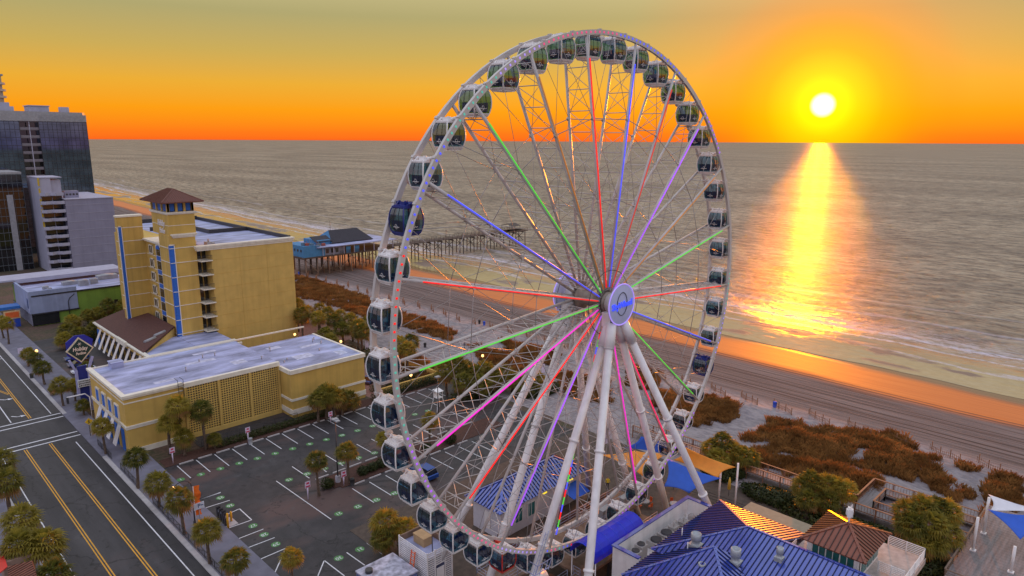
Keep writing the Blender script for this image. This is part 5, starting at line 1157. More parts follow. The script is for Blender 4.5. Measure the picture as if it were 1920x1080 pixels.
for i in range(4):
    x = 104.6 + i * 9; b = MB(); b.beam((x, 199.5, 9.0), (x + 4.5, 199.5, 4.4), .12, .2); b.beam((x + 4.5, 199.5, 4.4), (x + 9, 199.5, 9.0), .12, .2); b.build('cross_brace', WOOD, pv)

pier.location = Vector(pier.location) + Vector((11.5, 14, -3)); pv.location = Vector(pv.location) + Vector((10.8, 17, -3))

# ------------------------------------------------------------------ palms
def crown_mesh(seed, n, R, droop):
    rnd = random.Random(seed); vs, fs, mi = [], [], []
    for i in range(n):
        u_ = (i + .5) / n; el = math.asin(max(-1, min(1, 1 - u_ * (1.35 + droop)))) ; az = i * 2.39996 + rnd.uniform(-.3, .3)
        d = Vector((math.cos(el) * math.cos(az), math.cos(el) * math.sin(az), math.sin(el)))
        L = R * rnd.uniform(.42, .58); c = d * L + Vector((0, 0, -.10 * L * (1 - d.z))); side = d.cross(Vector((0, 0, 1)))
        side = side.normalized() if side.length > .1 else Vector((math.cos(az + 1.57), math.sin(az + 1.57), 0)); nrm_ = side.cross(d)
        dry = 1 if el < -.25 and rnd.random() < .55 else 0
        o = len(vs); vs += [tuple(d * .05 + side * .02), tuple(d * .05 - side * .02), tuple(c - side * .02), tuple(c + side * .02)]; fs.append((o, o + 1, o + 2, o + 3)); mi.append(dry)
        nb = 9; fr = R * rnd.uniform(.46, .62); tw = rnd.uniform(-.5, .5)
        for k in range(nb):
            t = (k / (nb - 1) - .5) * 2.7 ; dd = (d * math.cos(t) + side * math.sin(t) + nrm_ * (tw * math.sin(t) * .5)).normalized(); wv = dd.cross(nrm_).normalized() * R * .042
            l = fr * (1 - .18 * abs(t)); p1 = c + dd * l * .55 + nrm_ * .03; p2 = c + dd * l + Vector((0, 0, -R * rnd.uniform(.10, .24)))
            o = len(vs); vs += [tuple(c), tuple(p1 + wv), tuple(p2), tuple(p1 - wv)]; fs.append((o, o + 1, o + 2, o + 3)); mi.append(dry)
    me = bpy.data.meshes.new('crown'); me.from_pydata(vs, [], fs); me.materials.append(PALM); me.materials.append(PALMD); me.polygons.foreach_set('material_index', mi); return me
CROWNS = [crown_mesh(s_, 64, 1.85, .22 + .2 * (s_ % 3)) for s_ in range(5)]
def trunk_mesh(seed):
    rnd = random.Random(seed + 50); b = MB(); n = 12; pts, rs = [], []
    for i in range(n + 1):
        t = i / n; pts.append((.12 * math.sin(t * 2 + seed), .10 * math.sin(t * 2.6 + seed * 2), t)); rs.append((.19 - .05 * t) * (1 + .12 * (i % 2)) + (.07 if i == 0 else 0) + (.05 if i > n - 3 else 0))
    b.tube([(p[0] - pts[0][0], p[1] - pts[0][1], p[2]) for p in pts], rs, 8)
    me = bpy.data.meshes.new('trunk'); me.from_pydata(b.v, [], b.f); me.materials.append(TRUNK); me.polygons.foreach_set('use_smooth', [True] * len(b.f)); return me, (pts[-1][0] - pts[0][0], pts[-1][1] - pts[0][1])
TRUNKS = [trunk_mesh(s_) for s_ in range(4)]
npalm = [0]
def palm(x, y, h, label, scale=1.0, group=None):
    i = npalm[0]; npalm[0] += 1; rnd = random.Random(i)
    t = thing('palm_tree', label, 'palm tree', (x, y, 0), group or 'cabbage palms'); t.rotation_euler.z = rnd.uniform(0, 6.28)
    tm, off = TRUNKS[i % 4]; o = bpy.data.objects.new('trunk', tm); col.objects.link(o); o.parent = t; o.scale = (scale, scale, h)
    c = bpy.data.objects.new('crown', CROWNS[i % 5]); col.objects.link(c); c.parent = t; c.location = (off[0] * scale, off[1] * scale, h); s_ = scale * rnd.uniform(.92, 1.08); c.scale = (s_, s_, s_ * rnd.uniform(.88, 1.0)); c.rotation_euler.z = rnd.uniform(0, 6.28)
    return t
def palm_px(bx, by, cy, label, scale=1.0, group=None):
    x, y = gp(bx, by); palm(x, y, max(1.2, zat(x, y, cy)), label, scale, group)
G1 = 'palms along the sidewalk railing'
for i, (bx, by, cy) in enumerate(((259, 917, 858), (299, 952, 905), (346, 1003, 935), (394, 1058, 993), (447, 1100, 1050))):
    palm_px(bx, by, cy, 'palm by the black sidewalk railing, ' + ['farthest of five from the camera', 'second farthest of five', 'middle of five, behind the orange flag', 'second nearest of five', 'nearest the camera of five'][i], 1.0, G1)
palm_px(199, 852, 800, 'palm in the sidewalk at the annex corner by the white awnings', .95)
G2 = 'palms along the far sidewalk'
for i, (bx, by, cy) in enumerate(((119, 762, 722), (101, 741, 728), (84, 722, 690), (68, 704, 672), (54, 688, 664), (17, 646, 606), (7, 635, 602))):
    palm_px(bx, by, cy, 'sidewalk palm up the road, ' + ['nearest the crossing', 'short one second from the crossing', 'third from the crossing', 'fourth from the crossing', 'fifth from the crossing', 'beyond the side street, nearer of two', 'beyond the side street, farther of two'][i], 1.0 if i != 1 else .6, G2)
for i, (x, y, h) in enumerate(((36.5, 186, 5.2), (39.5, 190, 6.2), (43, 192, 6.6), (46, 195, 6.0), (49, 198, 7.0), (52.5, 197, 6.6), (38, 180, 5.4), (34.5, 178, 5.0), (42, 184, 5.0))):
    palm(x, y, h - 2.9, 'palm in the dark grove before the lime green shop, ' + ['westmost by the sidewalk', 'second from the sidewalk', 'left of the drain pipe', 'under the drain pipe', 'right of the drain pipe', 'rightmost against the green wall', 'before the sign pole', 'foremost by the sidewalk', 'behind the parked cars'][i], 1.25, 'palms before the green shop')
palm(31.4, 146, 4.2, 'palm beside the diamond sign in the hotel drive', .8); palm(33.0, 139, 4.0, 'palm behind the diamond sign post', .8)
for i, (x, y, h) in enumerate(((29.6, 137, 2.6), (27.6, 139.5, 3.0), (29.0, 143, 2.2), (30.6, 134.2, 2.4), (26.9, 131, 1.8))):
    palm(x, y, h, 'low palm in the bed under the diamond sign, ' + ['beside the post', 'left of the post', 'behind the post', 'right of the post', 'at the annex corner'][i], .85, 'bed palms under the sign')
G3 = 'palms before the pierced screen'
for i, (x, y, h, s_) in enumerate(((33.6, 104.4, 7.4, 1.25), (32.0, 105.2, 5.0, 1.2), (36.6, 103.0, 6.4, 1.2), (33.4, 103.0, 3.0, 1.0), (37.6, 102.2, 1.6, .7))):
    palm(x, y, h, 'palm at the annex front, ' + ['tallest one with the sunlit crown', 'left one against the plain wall', 'right one over the pierced screen', 'low one among the trunks', 'dwarf one by the hedge'][i], s_, G3)
for i, (bx, by, cy) in enumerate(((597, 792, 748), (612, 786, 738), (628, 783, 742), (642, 778, 746), (655, 772, 750))):
    palm_px(bx, by, cy, 'palm in the clump at the plain annex wall, ' + ['leftmost', 'second from left', 'middle', 'fourth from left', 'rightmost with a lit edge'][i], 1.15, 'palms at the right end of the annex')
palm_px(598, 930, 862, 'slim palm on the lot island left of the lamp post', .95); palm_px(655, 906, 846, 'slim palm on the lot island right of the lamp post', .95)
palm_px(548, 1092, 1046, 'small orange lit palm at the bottom of the lot', .8)
palm_px(806, 838, 788, 'palm on the far lot island behind the wheel rim', .95); palm_px(722, 850, 822, 'small palm on the lot seen beside the gondolas', .8)
for i, (x, y, h, s_) in enumerate(((41.0, 61.6, 3.4, 1.1), (42.3, 60.2, 2.6, 1.0), (39.8, 60.4, 2.4, .9))): palm(x, y, h, 'bushy palm behind the louvred shed, ' + ['tallest of three', 'right of three', 'left of three'][i], s_, 'palms behind the shed')
GP = 'palms in the park by the dunes'
park = [(568, 640, 588), (560, 622, 570), (598, 640, 595), (615, 632, 588), (630, 645, 600), (600, 615, 580), (645, 650, 618), (640, 625, 592), (662, 640, 600), (672, 655, 612), (586, 672, 640), (618, 678, 640), (612, 662, 628), (690, 640, 606), (680, 668, 622), (752, 690, 645), (770, 682, 640), (765, 700, 655), (560, 600, 572), (578, 606, 584),
        (838, 742, 692), (858, 735, 686), (876, 732, 690), (892, 740, 700), (908, 732, 692), (925, 738, 705), (940, 728, 700), (905, 752, 718), (960, 735, 712), (985, 742, 720), (870, 752, 715), (1010, 740, 715)]
where = ['hotel wall', 'hotel wall', 'park lamp', 'park lamp', 'park lamp', 'sand path', 'sand path', 'sand path', 'dune grass', 'dune grass', 'annex roof edge', 'annex roof edge', 'annex roof edge', 'wheel rim', 'wheel rim', 'gondolas', 'gondolas', 'gondolas', 'hotel corner', 'hotel corner'] + ['lot hedge'] * 12
seen = {}
for (bx, by, cy), w_ in zip(park, where):
    n_ = seen.get(w_, 0); seen[w_] = n_ + 1; tot = where.count(w_)
    palm_px(bx, by, cy, 'dune park palm near the %s, %s of its cluster' % (w_, (ORD[n_] if tot > 3 else ['leftmost', 'middle', 'rightmost'][n_] if tot == 3 else ['left', 'right'][n_]) + (' from the left' if tot > 3 else '')), 1.3, GP)
for i, (bx, by, cy) in enumerate(((1332, 878, 838), (1352, 880, 828), (1372, 886, 846), (1388, 890, 852), (1400, 888, 858), (1342, 892, 858))):
    palm_px(bx, by, cy, 'palm behind the orange sail by the boardwalk, ' + ['leftmost', 'tallest', 'middle', 'second from right', 'rightmost', 'lowest in front'][i], 1.0, 'palms behind the orange sail')
for i, (bx, by, cy) in enumerate(((1498, 960, 910), (1518, 962, 902), (1540, 966, 908), (1560, 968, 912), (1575, 968, 918), (1510, 975, 935), (1550, 978, 940))):
    palm_px(bx, by, cy, 'palm between terrace and boardwalk, ' + ['leftmost of the bank', 'second from left', 'third from left', 'fourth from left', 'rightmost', 'low left one in front', 'low right one in front'][i], 1.0, 'palms between terrace and boardwalk')
for i, (bx, by, cy) in enumerate(((1690, 1050, 960), (1715, 1045, 950), (1742, 1045, 952), (1765, 1050, 962), (1700, 1065, 985), (1735, 1068, 985), (1760, 1065, 1000), (1715, 1075, 1015), (1745, 1078, 1020))):
    palm_px(bx, by, cy, 'palm in the big clump beside the viewing deck, ' + ['upper left', 'upper middle left', 'upper middle right', 'upper right', 'middle left', 'centre', 'middle right', 'lower left', 'lower right'][i], 1.05, 'big palm clump by the deck')
for i, (bx, by, cy) in enumerate(((22, 972, 905), (52, 1025, 972), (50, 1080, 1022), (86, 1072, 1020), (112, 1125, 1078), (3, 925, 868))):
    palm_px(bx, by, cy, 'palm on the left side of the road, ' + ['second farthest', 'third farthest', 'orange lit, left of a pair', 'orange lit, right of a pair', 'nearest at the bottom edge', 'farthest at the left edge'][i], 1.25, 'palms across the road')

# ------------------------------------------------------------------ hedges and shrubs
def leafcloud(name, label, cat, shapes, n_per, size, group=None, m_=None):
    """shapes: boxes or ellipsoids filled with leaf-sized faces, denser towards the skin"""
    rnd = random.Random(len(label) + int(shapes[0][0] * 7)); vs, fs = [], []; c0 = shapes[0]
    for (x, y, z, rx, ry, rz) in shapes:
        for i in range(int(n_per)):
            d = Vector((rnd.gauss(0, 1), rnd.gauss(0, 1), rnd.gauss(0, 1))).normalized(); k = rnd.uniform(.55, 1) ** .5 * (1 + .22 * noise.noise((d.x * 2.2 + x, d.y * 2.2 + y, d.z * 2.2)))
            p = Vector((x + d.x * rx * k, y + d.y * ry * k, z + d.z * rz * k))
            if p.z < .02: p.z = rnd.uniform(.02, .3)
            a = Vector((rnd.gauss(0, 1), rnd.gauss(0, 1), rnd.gauss(0, .8))).normalized(); b_ = a.cross(d); b_ = b_.normalized() if b_.length > .1 else Vector((0, 0, 1)); s_ = size * rnd.uniform(.6, 1.3)
            o = len(vs); vs += [tuple(p - a * s_), tuple(p + b_ * s_ * .45), tuple(p + a * s_), tuple(p - b_ * s_ * .45)]; fs.append((o, o + 1, o + 2, o + 3))
    me = bpy.data.meshes.new(name); me.from_pydata([(v[0] - c0[0], v[1] - c0[1], v[2]) for v in vs], [], fs); me.materials.append(m_ or SHRUB)
    o = bpy.data.objects.new(name, me); col.objects.link(o); o.location = (c0[0], c0[1], 0); return tag(o, label, cat, group)
def hedge(label, p, q, w_, h): 
    p, q = Vector(p), Vector(q); n = max(2, int((q - p).length / .7)); leafcloud('hedge', label, 'hedge', [((p + (q - p) * i / n).x, (p + (q - p) * i / n).y, h * .5, .65, w_, h * .62) for i in range(n + 1)], 190, .13)
hedge('clipped hedge between the annex yard and the parking lot', (38.5, 102.4), (57.5, 102.4), .8, 1.1)
hedge('clipped hedge along the lot past the annex', (66.5, 102.2), (81.5, 102.2), 1.0, 1.6)
hedge('hedge on top of the yellow garden wall', (69, 106.5), (82, 107.5), .9, 1.3)
hedge('low hedge at the lot edge below the parked row', (72, 104.4), (80, 104.8), .6, .8)
for i, (px_, py_, s_) in enumerate(((613, 915, 1.0), (680, 890, .9), (698, 883, .9), (716, 876, .95), (842, 832, 1.3), (800, 845, .8), (760, 1030, 1.1), (770, 1020, 1.0))):
    x, y = gp(px_, py_); leafcloud('shrub', 'round shrub ' + ['on the lot island between the palms', 'on the lot island, leftmost of three', 'on the lot island, middle of three', 'on the lot island, rightmost of three', 'on the far lot island behind the wheel', 'small on the far lot island', 'beside the container, near one', 'beside the container, far one'][i], 'shrub', [(x, y, s_ * .7, s_ * .9, s_ * .9, s_ * .8), (x + .5, y + .2, s_ * .5, s_ * .7, s_ * .7, s_ * .6)], 420, .15, 'round shrubs on the lot islands')
for i, (px_, py_, rx, ry, rz) in enumerate(((890, 742, 6, 2.4, 1.8), (1000, 738, 5, 3, 1.6), (1350, 890, 2.5, 3, 1.3), (1530, 978, 3, 5, 1.2), (1440, 935, 2.2, 4, 1.0), (1600, 1000, 2.5, 4, 1.0), (1725, 1072, 3, 3.5, 1.6), (610, 668, 6, 5, 1.6), (690, 672, 5, 4, 1.3), (1640, 1010, 2, 3, .9))):
    x, y = gp(px_, py_); leafcloud('shrub', 'dark undergrowth ' + ['below the park palms by the lot', 'right of the park palms by the lot', 'below the palms behind the orange sail', 'below the palms by the boardwalk', 'beside the terrace railing', 'behind the brown pavilion roof', 'at the foot of the big palm clump', 'in the hotel park by the lamp', 'in the hotel park by the rim', 'between pavilion and palm clump'][i], 'shrub', [(x, y, rz * .5, rx, ry, rz), (x + rx * .5, y - ry * .4, rz * .5, rx * .6, ry * .7, rz * .8)], 2600, .2, 'undergrowth by the dunes')
for i, (x, y, rx, ry, rz) in enumerate(((31.0, 141, 2.0, 4, 1.0), (40, 183, 4, 4, 1.6), (46, 190, 5, 4, 2.0))):
    leafcloud('shrub', ['dark shrub bed under the diamond sign', 'dark shrubs below the grove by the sidewalk', 'dark shrubs below the grove at the green wall'][i], 'shrub', [(x, y, rz * .5, rx, ry, rz)], 2600, .2)
b = MB(); b.box(82, 82.4, 102, 116, 0, 1.6); b.box(68.5, 82, 103.6, 104.0, 0, 1.3); o = b.build('garden_wall', YELLOW); tag(o, 'low mustard garden wall between the lot hedge and the hotel park', 'wall')
# planting islands with wheel stops
MULCH = mat('mulch', (.075, .032, .022), .95, var=.35, scale=4, bump=.6)
b = MB(); b.box(45.0, 76, 77.9, 82.2, -.1, .07); b.box(44.2, 45.0, 78.5, 81.6, -.1, .06); b.box(30, 66.4, 100.9, 103.9, -.1, .06); b.box(66.4, 82, 101.4, 103.6, -.1, .07); struct('planting_bed', b, MULCH)
i = 0
for y, x0, n_ in ((100.55, 32.7, 17), (82.5, 44.6, 11), (77.5, 47.3, 8)):
    for k in range(n_):
        b = MB(); b.box(x0 + 2.71 * k - 1.0, x0 + 2.71 * k + 1.0, y - .1, y + .1, .0, .16); o = b.build('wheel_stop', KERB); i += 1
        tag(o, 'concrete wheel stop heading a parking stall ' + {100.55: 'along the hedge', 82.5: 'on the far side of the island', 77.5: 'on the near side of the island'}[y], 'wheel stop', 'concrete wheel stops ' + {100.55: 'along the hedge', 82.5: 'on the far side of the island', 77.5: 'on the near side of the island'}[y])

# ------------------------------------------------------------------ signs, lamps, railings, cars
ds = thing('diamond_sign', 'tall blue roadside sign with dark green diamond panel and a white letter board', 'sign', (27.9, 133, 0))
b = MB(); b.prism([(27.2, 133.1), (28.6, 133.1), (28.6, 133.5), (27.2, 133.5)], 0, 8.2); b.build('post', mat('navy_sign_post', (.015, .03, .22), .5), ds)
b = MB()
for sx in (-1, 1): b.beam((27.9 + sx * .95, 132.95, 3.2 if sx < 0 else 0), (27.9 + sx * .95, 132.95, 7.6), .42, .35, up=(0, 1, 0)); b.beam((27.9 + sx * .95, 132.95, 7.4), (27.9 + sx * 1.75, 132.95, 9.6), .35, .42, up=(0, 1, 0))
b.build('arm', mat('lilac_sign_arm', (.34, .36, .62), .5), ds)
b = MB(); S = [(27.9, 13.4), (30.0, 11.2), (27.9, 8.9), (25.8, 11.2)]
def vprism(mb, poly, y0, y1, mi=0):
    n = len(poly); mb._add([(x, y0, z) for x, z in poly] + [(x, y1, z) for x, z in poly], [list(range(n))[::-1], list(range(n, 2 * n))] + [(i, (i + 1) % n, n + (i + 1) % n, n + i) for i in range(n)], mi)
vprism(b, [(26.0, 12.7), (27.4, 13.7), (28.9, 13.6), (30.1, 12.6), (29.6, 10.6), (27.9, 8.6), (26.0, 10.4)], 133.05, 133.3); b.build('backing', mat('sign_back_blue', (.015, .02, .30), .5), ds)
b = MB(); vprism(b, S, 132.75, 133.0); pn = b.build('diamond_frame', mat('sign_cream', (.70, .60, .42), .5), ds)
b = MB(); vprism(b, [(27.9 + (x - 27.9) * .87, 11.15 + (z - 11.15) * .87) for x, z in S], 132.7, 132.74); b.build('diamond_panel', mat('sign_dark_green', (.008, .035, .03), .5), pn)
CREAM = mat('sign_lettering', (.80, .66, .55), .5)
text('lettering', 'Holiday', .92, (27.9, 132.66, 11.35), pn, CREAM, ext=.02, bold=.02, shear=.15, sx=.78); text('lettering', 'Pavilion', .66, (27.95, 132.66, 10.55), pn, CREAM, ext=.02, bold=.015, shear=.15, sx=.75)
b = MB()
for i in range(6): a = i * math.pi / 3; b.tube([(27.9, 132.66, 12.2), (27.9 + .3 * math.cos(a), 132.66, 12.2 + .3 * math.sin(a))], .035, 4)
b.build('emblem', CREAM, pn)
b = MB(); b.box(26.9, 29.1, 132.6, 132.75, 4.6, 5.9); lb = b.build('letter_board', mat('board_white', (.62, .68, .70), .5), ds)
b = MB()
rnd = random.Random(2)
for r_ in range(3):
    x = 27.05
    while x < 28.9: w_ = rnd.uniform(.07, .2); b.box(x, x + w_, 132.57, 132.6, 4.75 + r_ * .38, 4.75 + r_ * .38 + .22); x += w_ + .08
b.build('board_text', DARK, lb)
def lamp(label, x, y, h, arm=None, lit=True, globe=False):
    t = thing('street_lamp', label, 'street lamp', (x, y, 0)); b = MB(); b.tube([(x, y, 0), (x, y, h)], [.09, .06], 7); b.lathe((x, y, 0), [(.2, 0), (.2, .5), (.1, .6)], 10)
    hx, hy = x, y
    if arm:
        n = 6; b.tube([(x + arm[0] * (1 - math.cos(i * math.pi / 2 / n * 1.35)) * .8, y + arm[1] * (1 - math.cos(i * math.pi / 2 / n * 1.35)) * .8, h + .9 * math.sin(i * math.pi / 2 / n * 1.7)) for i in range(n + 1)], .05, 6); k = (1 - math.cos(math.pi / 2 * 1.35)) * .8; hx, hy = x + arm[0] * k, y + arm[1] * k; h += .45
    b.build('post', DARK, t); b = MB()
    if globe: b.lathe((hx, hy, h), [(.08, 0), (.24, .12), (.28, .3), (.2, .5), (.04, .58)], 12)
    else: b.lathe((hx, hy, h - .35), [(.26, 0), (.22, .2), (.08, .4)], 10)
    b.build('lamp_head', G_WRM if lit else GREY, t); return t
x, y = gp(366, 984); lamp('black sidewalk lamp with curved arm beside the orange flag', x, y, 5.2, (-1.6, .3))
t = thing('lot_lamp_post', 'tall dark lamp post on a concrete base in the lot island', 'lamp post', (45.5, 79.8, 0)); b = MB(); b.tube([(45.5, 79.8, 0), (45.5, 79.8, 9.2)], [.1, .07], 8); b.build('post', DARK, t); b = MB(); b.lathe((45.5, 79.8, 0), [(.36, 0), (.36, .9), (.3, .95)], 14); b.build('base', CONC, t); b = MB(); b.box(45.1, 45.9, 79.5, 80.1, 9.2, 9.4); b.box(45.2, 45.8, 78.9, 79.5, 9.15, 9.3); b.build('lamp_head', GREY, t)
x, y = gp(822, 800); t = thing('lot_lamp_post', 'second tall lamp post beyond the wheel rim', 'lamp post', (x, y, 0)); b = MB(); b.tube([(x, y, 0), (x, y, 8.6)], [.1, .07], 8); b.build('post', DARK, t); b = MB(); b.box(x - .4, x + .4, y - .3, y + .3, 8.6, 8.8); b.build('lamp_head', GREY, t)
lamp('lit lamp with a bright head in the hotel drive', 31.6, 131.6, 7.0, (.9, .5)); x, y = gp(73, 690); lamp('small lit globe lamp among the sidewalk palms', x, y, 3.4, None, True, True)
for i, (bx, by, cy) in enumerate(((554, 648, 630), (640, 662, 643), (771, 728, 712), (905, 690, 672))):
    x, y = gp(bx, by); lamp('lit globe lamp in the dune park ' + ['by the hotel wall', 'behind the annex roof edge', 'by the garden wall', 'by the sand path'][i], x, y, max(2.4, zat(x, y, cy)), None, True, True)
def post_sign(name, label, bx, by, cy, w_, h_, m_, txt=None, rot=0, group=None, diamond=False, tcol=None, ts=.3):
    x, y = gp(bx, by); zt = max(1.3, zat(x, y, cy)); t = thing(name, label, 'sign', (x, y, 0), group); b = MB(); b.tube([(x, y, 0), (x, y, zt + h_ * .4)], .05, 6); b.build('post', GREY if not diamond else DARK, t)
    b = MB()
    if diamond: vprism(b, [(x, zt - h_ / 2), (x + w_ / 2, zt), (x, zt + h_ / 2), (x - w_ / 2, zt)], y - .1, y - .06)
    else: b.box(x - w_ / 2, x + w_ / 2, y - .1, y - .06, zt - h_ / 2, zt + h_ / 2)
    p = b.build('panel', m_, t)
    if txt: text('lettering', txt, ts, (x, y - .12, zt), p, tcol or DARK, ext=.004, bold=.006)
    return t, x, y, zt, p
SGN = mat('stall_sign_white', (.70, .62, .78), .5); SGNR = mat('stall_sign_red', (.55, .05, .12), .5)
for i, (bx, by, cy) in enumerate(((466, 832, 806), (620, 793, 776), (325, 870, 844), (578, 937, 908), (645, 911, 888))):
    t, x, y, zt, p = post_sign('stall_sign', 'small white and red stall sign ' + ['at the hedge, middle of the row', 'at the hedge by the palm clump', 'at the hedge by the annex palms', 'at the near end of the lot island', 'beside the lot island lamp post'][i], bx, by, cy, .75, .85, SGN, None, 0, 'stall signs in the lot')
    b = MB(); b.box(x - .3, x + .3, y - .13, y - .1, zt - .36, zt - .16); b.box(x - .18, x + .18, y - .13, y - .1, zt + .05, zt + .3); b.build('sign_mark', SGNR, p)
    b = MB(); b.tube([(x, y, 0), (x, y, zt)], [.06, .12], 6); b.build('sleeve', SGN, t)
t, x, y, zt, p = post_sign('crossing_sign', 'yellow diamond pedestrian crossing sign by the annex corner', 170, 818, 790, 1.15, 1.15, mat('sign_yellow', (.80, .48, .01), .5), None, 0, None, True)
b = MB(); b.lathe((x, y - .12, zt + .22), [(.02, -.08), (.08, 0), (.02, .08)], 8, 0, 'z'); b.tube([(x, y - .12, zt + .14), (x, y - .12, zt - .1)], .05, 5); b.tube([(x, y - .12, zt - .1), (x - .14, y - .12, zt - .32)], .035, 5); b.tube([(x, y - .12, zt - .1), (x + .14, y - .12, zt - .32)], .035, 5); b.tube([(x - .15, y - .12, zt), (x + .15, y - .12, zt + .06)], .03, 5); b.build('walking_figure', BLACK, p)
t, x, y, zt, p = post_sign('parking_sign', 'white parking sign with a dark letter P beside the orange flag', 376, 984, 948, 1.25, .85, mat('sign_white', (.70, .74, .82), .5), 'P', 0, None, False, mat('sign_navy', (.02, .06, .2), .5), .7)
b = MB(); b.box(x + .22, x + .52, y - .13, y - .1, zt - .02, zt + .08); b.build('sign_mark', mat('sign_navy', (.02, .06, .2), .5), p)
x, y = gp(369, 986); t = thing('feather_flag', 'tall orange feather flag beside the parking sign', 'flag', (x, y, 0)); zt = zat(x, y, 912); b = MB(); b.tube([(x, y, 0), (x, y, zt)], .035, 5); b.build('pole', WHITE, t)
b = MB(); b._add([(x, y + (.02 if i % 2 else -.02), 1.4 + (zt - 1.4) * (i // 2) / 8) if j == 0 else (x + .75 * (1 - .15 * math.sin(i)), y + .12 * math.sin(i * .9), 1.3 + (zt - 1.45) * (i // 2) / 8) for i in range(0, 18, 2) for j in (0, 1)], [(k * 2, k * 2 + 1, k * 2 + 3, k * 2 + 2) for k in range(8)]); o = b.build('flag_cloth', mat('flag_orange', (.85, .16, .01), .6), t); md = o.modifiers.new('Solidify', 'SOLIDIFY'); md.thickness = .015
for i, (px_, py_) in enumerate(((411, 974), (416, 978), (421, 982), (425, 986))):
    x, y = gp(px_, py_); t = thing('pay_kiosk', 'black pay kiosk on the white pad, ' + ['farthest of the row of four', 'second farthest of four', 'second nearest of four', 'nearest of four'][i], 'pay station', (x, y, 0), 'pay kiosks'); b = MB(); b.box(x - .22, x + .22, y - .18, y + .18, 0, 1.7); b.slab([(x - .25, y - .2, 1.95), (x + .25, y - .2, 1.95), (x + .25, y + .2, 1.75), (x - .25, y + .2, 1.75)], .15); b.build('case', DARK, t); b = MB(); b.box(x - .14, x + .14, y - .2, y - .18, 1.15, 1.5); b.build('screen', mat('kiosk_screen', (.35, .4, .5), .3), t)
for i, (px_, py_, h_) in enumerate(((428, 990, 2.0), (434, 978, 1.4))):
    x, y = gp(px_, py_); b = MB(); b.tube([(x, y, 0), (x, y, h_ - .1), (x, y, h_)], [.13, .13, .06], 10); o = b.build('bollard', mat('bollard_yellow', (.75, .40, .02), .5), origin=(x, y, 0)); tag(o, ['tall yellow bollard beside the pay kiosks', 'short yellow bollard behind the pay kiosks'][i], 'bollard')
b = MB(); x, y = gp(419, 984); b.box(x - 1.6, x + 1.4, y - 1.1, y + 1.1, 0, .1); o = b.build('kiosk_pad', KERB); tag(o, None, kind='structure')
for i, (px_, py_, m_, lb_) in enumerate(((661, 910, BLACK, 'black litter bin on the lot island under the palm'), (470, 833, GREY, 'grey litter bin at the hedge beside a stall sign'), (60, 710, BLACK, 'black litter bin on the far sidewalk'), (1452, 766, mat('bin_blue', (.02, .07, .45), .5), 'blue bin on the pale sand by the dune fence'), (908, 612, mat('bin_blue', (0, 0, 0)), 'blue bin on the beach seen inside the wheel'), (899, 609, BLACK, 'dark bin on the beach next to the blue one'), (561, 517, mat('bin_blue', (0, 0, 0)), 'blue bin on the sand near the pier'), (797, 652, BLACK, 'dark bin on the sand path beside the wheel rim'))):
    x, y = gp(px_, py_); b = MB(); z0 = dz(x, y) if x > 84 else 0; b.lathe((x, y, z0), [(.28, 0), (.34, .9), (.36, .95), (.3, 1.05), (.1, 1.12)], 12); o = b.build('litter_bin', m_, origin=(x, y, z0)); tag(o, lb_, 'bin')
# sidewalk railing panels
ends = [((176, 838), (206, 864)), ((230, 880), (259, 917)), ((288, 945), (318, 974)), ((318, 975), (345, 1003)), ((346, 1004), (371, 1034)), ((372, 1035), (400, 1068)), ((401, 1069), (440, 1115))]
for i, (a_, b_) in enumerate(ends):
    ya, yb_ = gp(*a_)[1], gp(*b_)[1]; t = thing('street_railing', 'black street railing panel on the kerb, ' + ['farthest, by the annex awnings', 'second, by the farthest palm', 'third, behind the second palm', 'fourth, by the orange flag palm', 'fifth, ahead of the flag palm', 'sixth, by the near palms', 'nearest the camera'][i], 'railing', (25.1, yb_, 0), 'street railing panels'); b = MB()
    for zz in (.25, 1.1): b.beam((25.15, ya, zz), (25.15, yb_, zz), .07, .06)
    n = max(2, round(abs(ya - yb_) / .45))
    for k in range(n + 1): yy = ya + (yb_ - ya) * k / n; b.beam((25.15, yy, .12 if k % 4 == 0 else .25), (25.15, yy, 1.1), .07 if k % 4 == 0 else .035, .07 if k % 4 == 0 else .035)
    for k in range(0, n, 4): y0 = ya + (yb_ - ya) * k / n; y1 = ya + (yb_ - ya) * min(n, k + 4) / n; b.beam((25.15, y0, .3), (25.15, y1, 1.05), .05, .05)
    b.build('rail', DARK, t)
